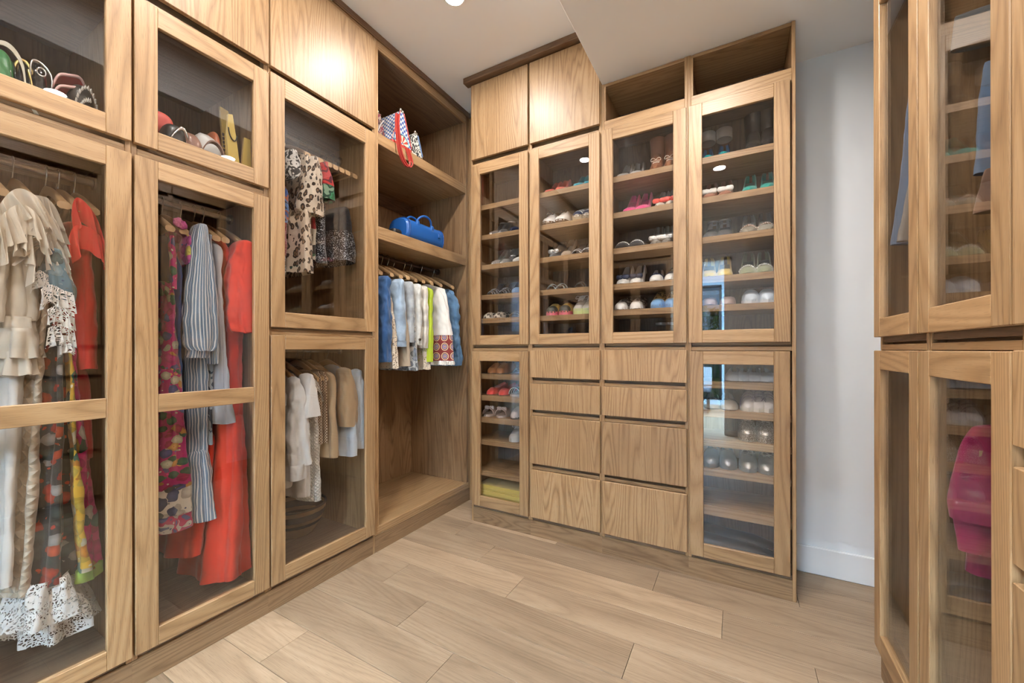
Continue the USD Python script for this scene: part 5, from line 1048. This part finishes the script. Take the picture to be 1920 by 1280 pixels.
part('strap', tube(smoothpts([(-1.945, .36, 2.115), (-1.935, .345, 2.06), (-1.93, .35, 2.0), (-1.93, .385, 1.985), (-1.932, .415, 2.03), (-1.945, .41, 2.10)], 30, closed=True), .004, 6, closed=True), STEEL, t, smooth=True)
part('ring', tube([(-1.94 , .385 + .016*np.cos(a), 2.085 + .012*np.sin(a)) for a in np.linspace(0, 2*PI, 17)[:-1]], .003, 6, closed=True), STEEL, t, smooth=True)
t = bag('open red leather bag with pale pink piping', (-2.05, .50), GB1, ZA, -0.058, 0.6, 1.3)
RB_ = LE((.62, .06, .05)); PK = LE((.66, .42, .40))
q = smoothpts([(-1.98, .425, 2.01), (-1.98, .45, 2.045), (-1.98, .49, 2.055), (-1.985, .535, 2.06), (-2.0, .56, 2.045)], 24)
part('body', sup_ell((-2.10, .485, 1.985), (.11, .06, .0595), 3.2, pinch=.1), RB_, t, smooth=True)
part('upper_edge', ribbon(q + [0, 0, .022], (1, 0, .25), .05, .004), RB_, t); part('lower_edge', ribbon(q + [.02, -.008, -.015], (1, 0, .25), .05, .004), RB_, t)
for d in ((.024, 0, .026), (.044, -.008, -.011)): part('piping', tube(q + d, .0045, 6), PK, t, smooth=True)
t = bag('dark bag with black and white whipstitched flap', (-1.98, .475), GB1, ZA, -0.017, 0.65, 1.85)
part('body', sup_ell((-1.965, .48, 1.975), (.05, .05, .049), 2.6), LE((.05, .045, .04)), t, smooth=True)
part('whipstitch', stitches([(-1.914, .44, 1.96), (-1.91, .46, 2.0), (-1.91, .49, 2.012), (-1.912, .52, 1.99), (-1.914, .53, 1.95)], .004, 15), LE((.62, .60, .56)), t)
part('whipstitch', stitches([(-1.910, .45, 1.955), (-1.908, .475, 1.985), (-1.908, .50, 1.99)], .004, 9), LE((.62, .60, .56)), t)
t = bag('small leopard bag with gold chain at the right end above the left wardrobe', (-2.0, .538), GB1, ZA, -0.023, 1.2, 1.8)
part('body', sup_ell((-2.07, .52, 1.972), (.08, .026, .046), 2.6), LE((.30, .18, .07), 'leopard'), t, smooth=True)
ch = smoothpts([(-1.985, .505, 2.005), (-1.98, .525, 1.99), (-1.98, .537, 1.96), (-1.98, .54, 1.935)], 12)
part('chain', cat(*[tube([p + np.array([0, .005*np.cos(a), .006*np.sin(a)]) for a in np.linspace(0, 2*PI, 9)[:-1]], .0018, 5, closed=True) for p in ch]), GOLD, t)
# above the narrow wardrobe
t = bag('small red flap bag with silver clasp', (-2.02, .665), GB2, ZA, 0.015, 1, 1.05)
part('body', sup_ell((-2.02, .665, 2.02), (.06, .045, .094), 2.8, pinch=.12), LE((.60, .06, .05)), t, smooth=True)
part('flap', sup_ell((-1.985, .665, 2.085), (.035, .047, .045), 2.6), LE((.66, .09, .07)), t, smooth=True)
part('clasp', bx(-1.95, -1.942, .675, .705, 2.055, 2.068, .003), STEEL, t); part('handle', ribbon(arc((-2.02, .645, 2.11), (-2.02, .685, 2.11), .055), (1, 0, 0), .012, .004), LE((.22, .22, .23)), t)
t = bag('flat black bag with a silver strap below the red one', (-1.95, .66), GB2, ZA, 0.04, 0.6, 1.9)
part('body', sup_ell((-1.935, .675, 1.968), (.04, .065, .042), 3.0), BLKB, t, smooth=True)
part('strap', tube(smoothpts([(-1.893, .64, 1.975), (-1.89, .675, 1.995), (-1.89, .71, 2.0), (-1.893, .735, 1.985)], 16), .004, 6), STEEL, t, smooth=True)
t = bag('brown striped leather bag beside the white slouchy bag', (-1.98, .755), GB2, ZA, 0.01, 0.9, 1.65)
part('body', sup_ell((-1.97, .765, 1.975), (.06, .05, .049), 2.4, wr=.1, seed=3), LE((.26, .13, .09)), t, smooth=True)
for i in range(4): part('stripe', tube(arc((-1.925 + .001*i, .725 + .012*i, 1.96), (-1.925, .735 + .016*i, 1.995), .012, 8, (1, 0, 0)), .002, 5), LE((.50, .40, .34)), t, smooth=True)
t = bag('white slouchy hobo bag with brown curved strap', (-1.98, .83), GB2, ZA, 0.001, 1, 1.65)
part('body', sup_ell((-1.99, .835, 1.985), (.07, .058, .059), 2.3, wr=.22, seed=8), LE((.52, .52, .51)), t, smooth=True)
part('strap', ribbon(smoothpts([(-1.925, .80, 1.98), (-1.905, .82, 2.01), (-1.90, .85, 2.01), (-1.90, .875, 1.975), (-1.905, .885, 1.93)], 20), (1, 0, .2), .016, .004), LE((.20, .11, .08)), t)
part('knot', sup_ell((-1.915, .795, 1.975), (.014, .016, .014), 2), LE((.55, .53, .5)), t, smooth=True)
t = bag('orange brown bag with dark whipstitched edge', (-2.03, .895), GB2, ZA, -0.015, 1, 1.5)
part('body', sup_ell((-2.02, .895, 2.005), (.07, .022, .079), 2.8, pinch=.15), LE((.42, .12, .05)), t, smooth=True)
part('whipstitch', stitches([(-1.945, .905, 2.07), (-1.94, .908, 2.0), (-1.94, .908, 1.94)], .004, 12), LE((.03, .02, .02)), t)
t = bag('tall mustard yellow tote with thin black handle', (-2.04, .93), GB2, ZA, 0.001, 1, 1.18)
YB = LE((.56, .40, .10), 'suede')
def panel_(pts, th, m, nm): 
    from shapely.geometry import Polygon
    mesh = trimesh.creation.extrude_polygon(Polygon([(p[0], p[1]) for p in pts]), th, engine='earcut')
    v = mesh.vertices.copy(); mesh.vertices = np.stack([v[:, 2], v[:, 0], v[:, 1]], 1); return mesh
for i, (pts, x) in enumerate((([(.905, 1.9265), (.955, 1.9265), (.93, 2.10), (.915, 2.185), (.898, 2.18), (.892, 2.10)], -1.93), ([(.93, 1.9265), (.985, 1.9265), (.965, 2.12), (.945, 2.235), (.912, 2.24), (.92, 2.13)], -2.03), ([(.955, 1.9265), (1.008, 1.9265), (1.0, 2.13), (.975, 2.13)], -1.955))):
    g = panel_(pts, .012, YB, 'p'); g.apply_translation((x, 0, 0)); part('side_panel', g, YB, t)
part('handle', tube(arc((-1.915, .897, 2.13), (-1.915, .93, 2.11), -.03), .0025, 6), BLKB, t, smooth=True)
part('lining', sup_ell((-1.98, .945, 2.03), (.03, .018, .06), 2), LE((.55, .22, .12)), t, smooth=True)
# open bay, upper shelf (z 2.505)
def tri_bag(label, yc, half, hgt, x0, x1, face_m, rot=0.0):
    t = bag(label, ((x0 + x1) / 2, yc), GB3, 2.5055)
    from shapely.geometry import Polygon
    pts = [(-half, .012), (half, .012), (half * .95, .03), (half * .22, hgt), (-half * .22, hgt), (-half * .95, .03)]
    g = trimesh.creation.extrude_polygon(Polygon(pts), x1 - x0, engine='earcut'); g = g.subdivide()
    v = g.vertices.copy(); g.vertices = np.stack([x0 + v[:, 2], yc + v[:, 0], 2.5058 + v[:, 1]], 1)
    g.unmerge_vertices(); uv = np.stack([g.vertices[:, 1] - yc + g.vertices[:, 0] - x1, g.vertices[:, 2] - 2.5], 1)
    gm = usdkit.mesh(stage, numbered(path_of(t), 'body'), trimesh.Trimesh(g.vertices - base[path_of(t)], g.faces, process=False), face_m, uv=uv)
    return t
CHB = fabric('blue_white_check', 'check', (.62, .60, .55), (.02, .08, .30), s=1.15, rough=.4); ZEB = fabric('zebra_print', 'swirl', (.02, .02, .02), (.62, .60, .55), (.02, .02, .02), (.62, .60, .55), s=2.4, rough=.4); MAR = fabric('maroon_tapestry', 'swirl', (.14, .02, .03), (.05, .02, .02), (.30, .22, .18), (.16, .02, .04), s=2.2, rough=.5)
RST = LE((.45, .05, .04)); PIP = LE((.60, .30, .26))
yb = 1.885
t = tri_bag('blue and white checked triangular handbag with red strap over the shelf edge', yb, .085, .225, -2.10, -1.875, CHB)
part('base_band', bx(-2.10, -1.872, yb - .086, yb + .086, 2.5056, 2.525, .003), RST, t)
fan = []
for k in range(9):
    a0, a1 = PI * k / 9, PI * (k + 1) / 9
    pts = [(.012*np.cos(a0), .012*np.sin(a0)), (.052*np.cos(a0), .052*np.sin(a0)), (.055*np.cos((a0+a1)/2), .055*np.sin((a0+a1)/2)), (.052*np.cos(a1), .052*np.sin(a1)), (.012*np.cos(a1), .012*np.sin(a1))]
    g = panel_([(yb + p[0], 2.527 + p[1]) for p in pts], .0015, None, ''); g.apply_translation((-1.8748, 0, 0))
    part('fan_segment', g, RST if k % 2 else LE((.62, .56, .44)), t)
part('fan_arc', tube([(-1.874, yb + .062*np.cos(a), 2.527 + .062*np.sin(a)) for a in np.linspace(0.05, PI-.05, 24)], .004, 6), LE((.22, .45, .55)), t, smooth=True)
for s in (-1, 1): part('edge_piping', tube([(-1.873, yb + s*.084, 2.53), (-1.873, yb + s*.016, 2.73)], .004, 6), RST, t)
part('clasp', cat(ball((-1.88, yb - .008, 2.745), (.010, .010, .012), 0, 1), ball((-1.88, yb + .010, 2.738), (.010, .010, .012), 0, 2), cyl((-1.88, yb - .02, 2.715), (-1.88, yb - .012, 2.74), .004, n=8)), STEEL, t)
sp = smoothpts([(-1.868, yb - .035, 2.70), (-1.855, yb - .052, 2.63), (-1.848, yb - .052, 2.55), (-1.845, yb - .042, 2.47), (-1.845, yb - .005, 2.405), (-1.845, yb + .035, 2.385), (-1.845, yb + .058, 2.41), (-1.85, yb + .055, 2.455), (-1.86, yb + .04, 2.512)], 40)
part('strap', ribbon(sp, (1, .15, 0), .018, .004), RST, t); part('strap', ribbon(sp + [.0, -.02, -.004], (1, .15, 0), .014, .004), RST, t)
part('strap_ring', tube([(-1.843, yb + .045 + .012*np.cos(a), 2.412 + .012*np.sin(a)) for a in np.linspace(0, 2*PI, 15)[:-1]], .003, 6, closed=True), STEEL, t, smooth=True)
t = tri_bag('black and white zebra handbag right of the checked one', 2.025, .062, .155, -2.06, -1.885, ZEB)
part('clasp', cat(ball((-1.89, 2.02, 2.672), (.010, .010, .012), 0, 3), ball((-1.89, 2.035, 2.664), (.009, .009, .011), 0, 4)), STEEL, t)
part('edge_piping', tube([(-1.883, 2.086, 2.53), (-1.883, 2.040, 2.655)], .005, 6), LE((.10, .18, .34)), t)
t = tri_bag('dark maroon tapestry handbag half hidden by the wardrobe edge', 1.745, .055, .16, -2.14, -1.93, MAR)
part('clasp', cat(ball((-1.935, 1.74, 2.675), (.009, .009, .011), 0, 5), cyl((-1.935, 1.72, 2.67), (-1.935, 1.765, 2.67), .004, n=8)), STEEL, t)
part('strap', tube(smoothpts([(-1.925, 1.78, 2.64), (-1.92, 1.75, 2.60), (-1.92, 1.72, 2.54), (-1.925, 1.70, 2.51)], 16), .005, 6), LE((.40, .36, .34)), t, smooth=True)
# open bay, lower shelf (z 1.944)
BL = LE((.015, .10, .36))
t = bag('blue leather barrel handbag with two rounded handles', (-2.02, 2.17), GB3, 1.9445)
yy = np.linspace(-1, 1, 15); an = np.linspace(-PI, PI, 33)[:-1]; L2, W2_, H2_ = .195, .095, .082
sgp = lambda v, e: np.sign(v) * np.abs(v) ** e
pr = np.stack([np.stack([-2.02 + W2_ * k * sgp(np.cos(an), .75), np.full(32, 2.185 + L2 * s), 2.028 + .001 + H2_ * k * sgp(np.sin(an), .72)], 1) for s, k in zip(np.sign(yy) * np.abs(yy) ** .35, np.minimum(1, .86 + .5 * (1 - np.abs(yy)) ))])
v = np.vstack([pr.reshape(-1, 3), pr[0].mean(0), pr[-1].mean(0)]); f = grid_faces(15, 32, wrap=True); e0 = 15 * 32
f = np.vstack([f, [(e0, (i + 1) % 32, i) for i in range(32)], [(e0 + 1, 14 * 32 + i, 14 * 32 + (i + 1) % 32) for i in range(32)]])
part('body', (v, f[:, ::-1]), BL, t, smooth=50)
for x, tilt in ((-1.955, (.35, 0, .75)), (-2.06, (0, 0, 1))):
    part('handle', tube(arc((x, 2.10, 2.095), (x, 2.25, 2.095), .075, lean=tilt), .008, 8), BL, t, smooth=True)
    for y in (2.10, 2.25): part('handle_tab', sup_ell((x + .012, y, 2.085), (.012, .016, .024), 3, n=16, m=10), BL, t, smooth=True)
for y in (2.03, 2.33): part('side_piping', tube([(-2.02 + .097*sgp(np.cos(a), .75), y + (.03 if y > 2.2 else -.02), 2.029 + .083*sgp(np.sin(a), .72)) for a in an], .004, 6, closed=True), LE((.01, .06, .24)), t, smooth=True)
part('zip', bx(-2.026, -2.014, 2.03, 2.34, 2.108, 2.114, .002), GOLD, t)
part('padlock', bx(-1.925, -1.915, 2.295, 2.32, 2.03, 2.058, .004), BL, t)
t = bag('small black pouch behind the blue handbag', (-2.10, 1.93), GB3, 1.9445)
part('body', sup_ell((-2.06, 1.935, 1.977), (.10, .04, .032), 3), BLKB, t, smooth=True)
part('flap', sup_ell((-1.985, 1.935, 1.99), (.03, .041, .02), 3), BLKB, t, smooth=True)

# ---------------------------------------------------------------- right cabinets: clothes close behind the glass
GR = 'clothes behind the glass of the right cabinets'
TRB = fabric('blue_wool', 'plain', (.16, .24, .38)); JKT = fabric('stone_linen', 'plain', (.34, .31, .28)); BRN = fabric('brown_suede', 'plain', (.20, .11, .07)); MGT = fabric('magenta_crepe', 'plain', (.42, .015, .11)); GRYW = fabric('grey_wool', 'plain', (.22, .23, .23)); NVY = fabric('navy_wool', 'plain', (.05, .06, .11))
def side_gar(nm, lab, catg, y, lv, m, b=.02, pl=3, seed=0, pn='body'):
    t = thing(nm, lab, catg, (.6, y, lv[0][0]), GR)
    cloth(pn, loft(gF(lv, y, b * .5, b), pleats=pl, pa=(.001, .004), wr=.002, seed=seed, sup=3), m, t); return t
side_gar('trousers', 'blue wool trousers in the right end cabinet', 'trousers', 1.84, ((2.112, 0.684, 0.17), (1.81, 0.671, 0.183), (1.559, 0.657, 0.197)), TRB, seed=301)
side_gar('jacket', 'stone linen jacket beside the blue trousers', 'jacket', 1.79, ((1.758, 0.664, 0.166), (1.66, 0.656, 0.174), (1.558, 0.649, 0.181)), JKT, seed=302)
side_gar('trousers', 'blue trousers in the glass cabinet at the right picture edge', 'trousers', 1.44, ((1.913, 0.71, 0.17), (1.781, 0.705, 0.176), (1.636, 0.701, 0.18)), TRB, seed=303)
side_gar('skirt', 'brown suede skirt hanging below the blue trousers', 'skirt', 1.38, ((1.628, 0.68, 0.164), (1.582, 0.675, 0.169), (1.525, 0.671, 0.173)), BRN, seed=304)
side_gar('coat', 'grey wool coat at the very top of the right glass cabinet', 'coat', 1.46, ((2.058, 0.692, 0.2), (2.022, 0.69, 0.203), (1.971, 0.687, 0.206)), GRYW, seed=305)
t = side_gar('dress', 'magenta crepe dress behind the lower right glass', 'dress', 1.42, ((1.008, 0.673, 0.164), (0.978, 0.666, 0.171), (0.928, 0.661, 0.176), (0.866, 0.656, 0.181), (0.811, 0.653, 0.184), (0.775, 0.655, 0.183)), MGT, b=.035, pl=4, seed=306)
cloth('skirt', loft(gF(((0.79, 0.659, 0.184), (0.741, 0.661, 0.182), (0.697, 0.664, 0.18)), 1.43, .02, .03), pleats=5, pa=(.002, .006), seed=307, sup=3), MGT, t)
cloth('tail', loft(gF(((0.775, 0.683, 0.173), (0.701, 0.685, 0.17), (0.634, 0.686, 0.169)), 1.45, .02, .03), pleats=5, pa=(.002, .006), seed=308, sup=3), MGT, t)
for c, y0, y1 in ((RA, 1.54, 1.91), (RB, 1.105, 1.497)):
    rod(c, y0, y1, .72, 2.36); rod(c, y0, y1, .72, 1.10)
for lab, y, z in (('blue wool trousers', 1.84, 2.364), ('stone linen jacket', 1.79, 2.364), ('edge cabinet blue trousers', 1.44, 2.364), ('brown suede skirt', 1.38, 2.364), ('grey wool coat', 1.46, 2.364), ('magenta crepe dress', 1.42, 1.104)):
    hanger('plain', 'wooden hanger carrying the ' + lab, .72, y, z, 'hangers in the right cabinets')

# ---------------------------------------------------------------- what the doorway behind the camera lets the panes mirror
t = thing('garden_shrub', 'leafy green shrub outside the next room window', 'shrub', (-.9, -7.2, 0))
ar = np.random.RandomState(5); N = 5200
p = ar.normal(size=(N, 3)); p /= np.linalg.norm(p, axis=1)[:, None]; p *= (.75 + .25 * ar.rand(N, 1)); p = p * [1.9, .7, 1.3] * (1 + .3 * (meshkit.fbm(p * 2.5, 3, 4) - .5))[:, None] + [-.9, -7.2, 1.05]
d1_ = ar.normal(size=(N, 3)); d1_ /= np.linalg.norm(d1_, axis=1)[:, None]; d2_ = np.cross(d1_, ar.normal(size=(N, 3))); d2_ /= np.linalg.norm(d2_, axis=1)[:, None]
v = np.stack([p - d1_ * .06, p + d2_ * .03, p + d1_ * .06, p - d2_ * .03], 1).reshape(-1, 3); i4 = np.arange(N)[:, None] * 4
part('leaves', (v, np.vstack([i4 + [0, 1, 2], i4 + [0, 2, 3]])), mat('leaf', {'d': ('diffuse_bsdf', {'color': (.06, .24, .05)}), 't': ('translucent_bsdf', {'color': (.10, .34, .06)}), 'm': ('mix_closure', {'fac': .4})}, [('d.BSDF', 'm.closure1'), ('t.BSDF', 'm.closure2')], 'm.closure'), t, kind='stuff')
part('stems', cat(*[cyl((-.9 + a * .3, -7.2, 0), (-.9 + a, -7.2 + b_ * .3, .9), .02, .008, 6) for a, b_ in ((-1.2, .3), (-.5, -.5), (0, .2), (.6, .6), (1.2, -.3))]), plain('bark', (.10, .07, .05), .9), t)
slab('ground', bx(-14, 14, -30, -5.32, -.12, -.06, 0), plain('lawn', (.10, .20, .06), .95, bump=.6, bscale=20))
t = thing('bench', 'dark upholstered bench in the next room, mirrored in the shoe cabinet glass', 'bench', (-.9, -3.9, 0))
part('seat', bx(-1.5, -.42, -4.1, -3.65, .40, .50, .02), plain('charcoal_cloth', (.08, .09, .11), .9), t); part('backrest', bx(-1.5, -.42, -4.14, -4.08, .50, .86, .02), plain('pale_cloth', (.45, .5, .55), .9), t)
for x in (-1.45, -.47):
    for y in (-4.06, -3.69): part('leg', cyl((x, y, .0005), (x, y, .40), .016, n=10), BLK, t)
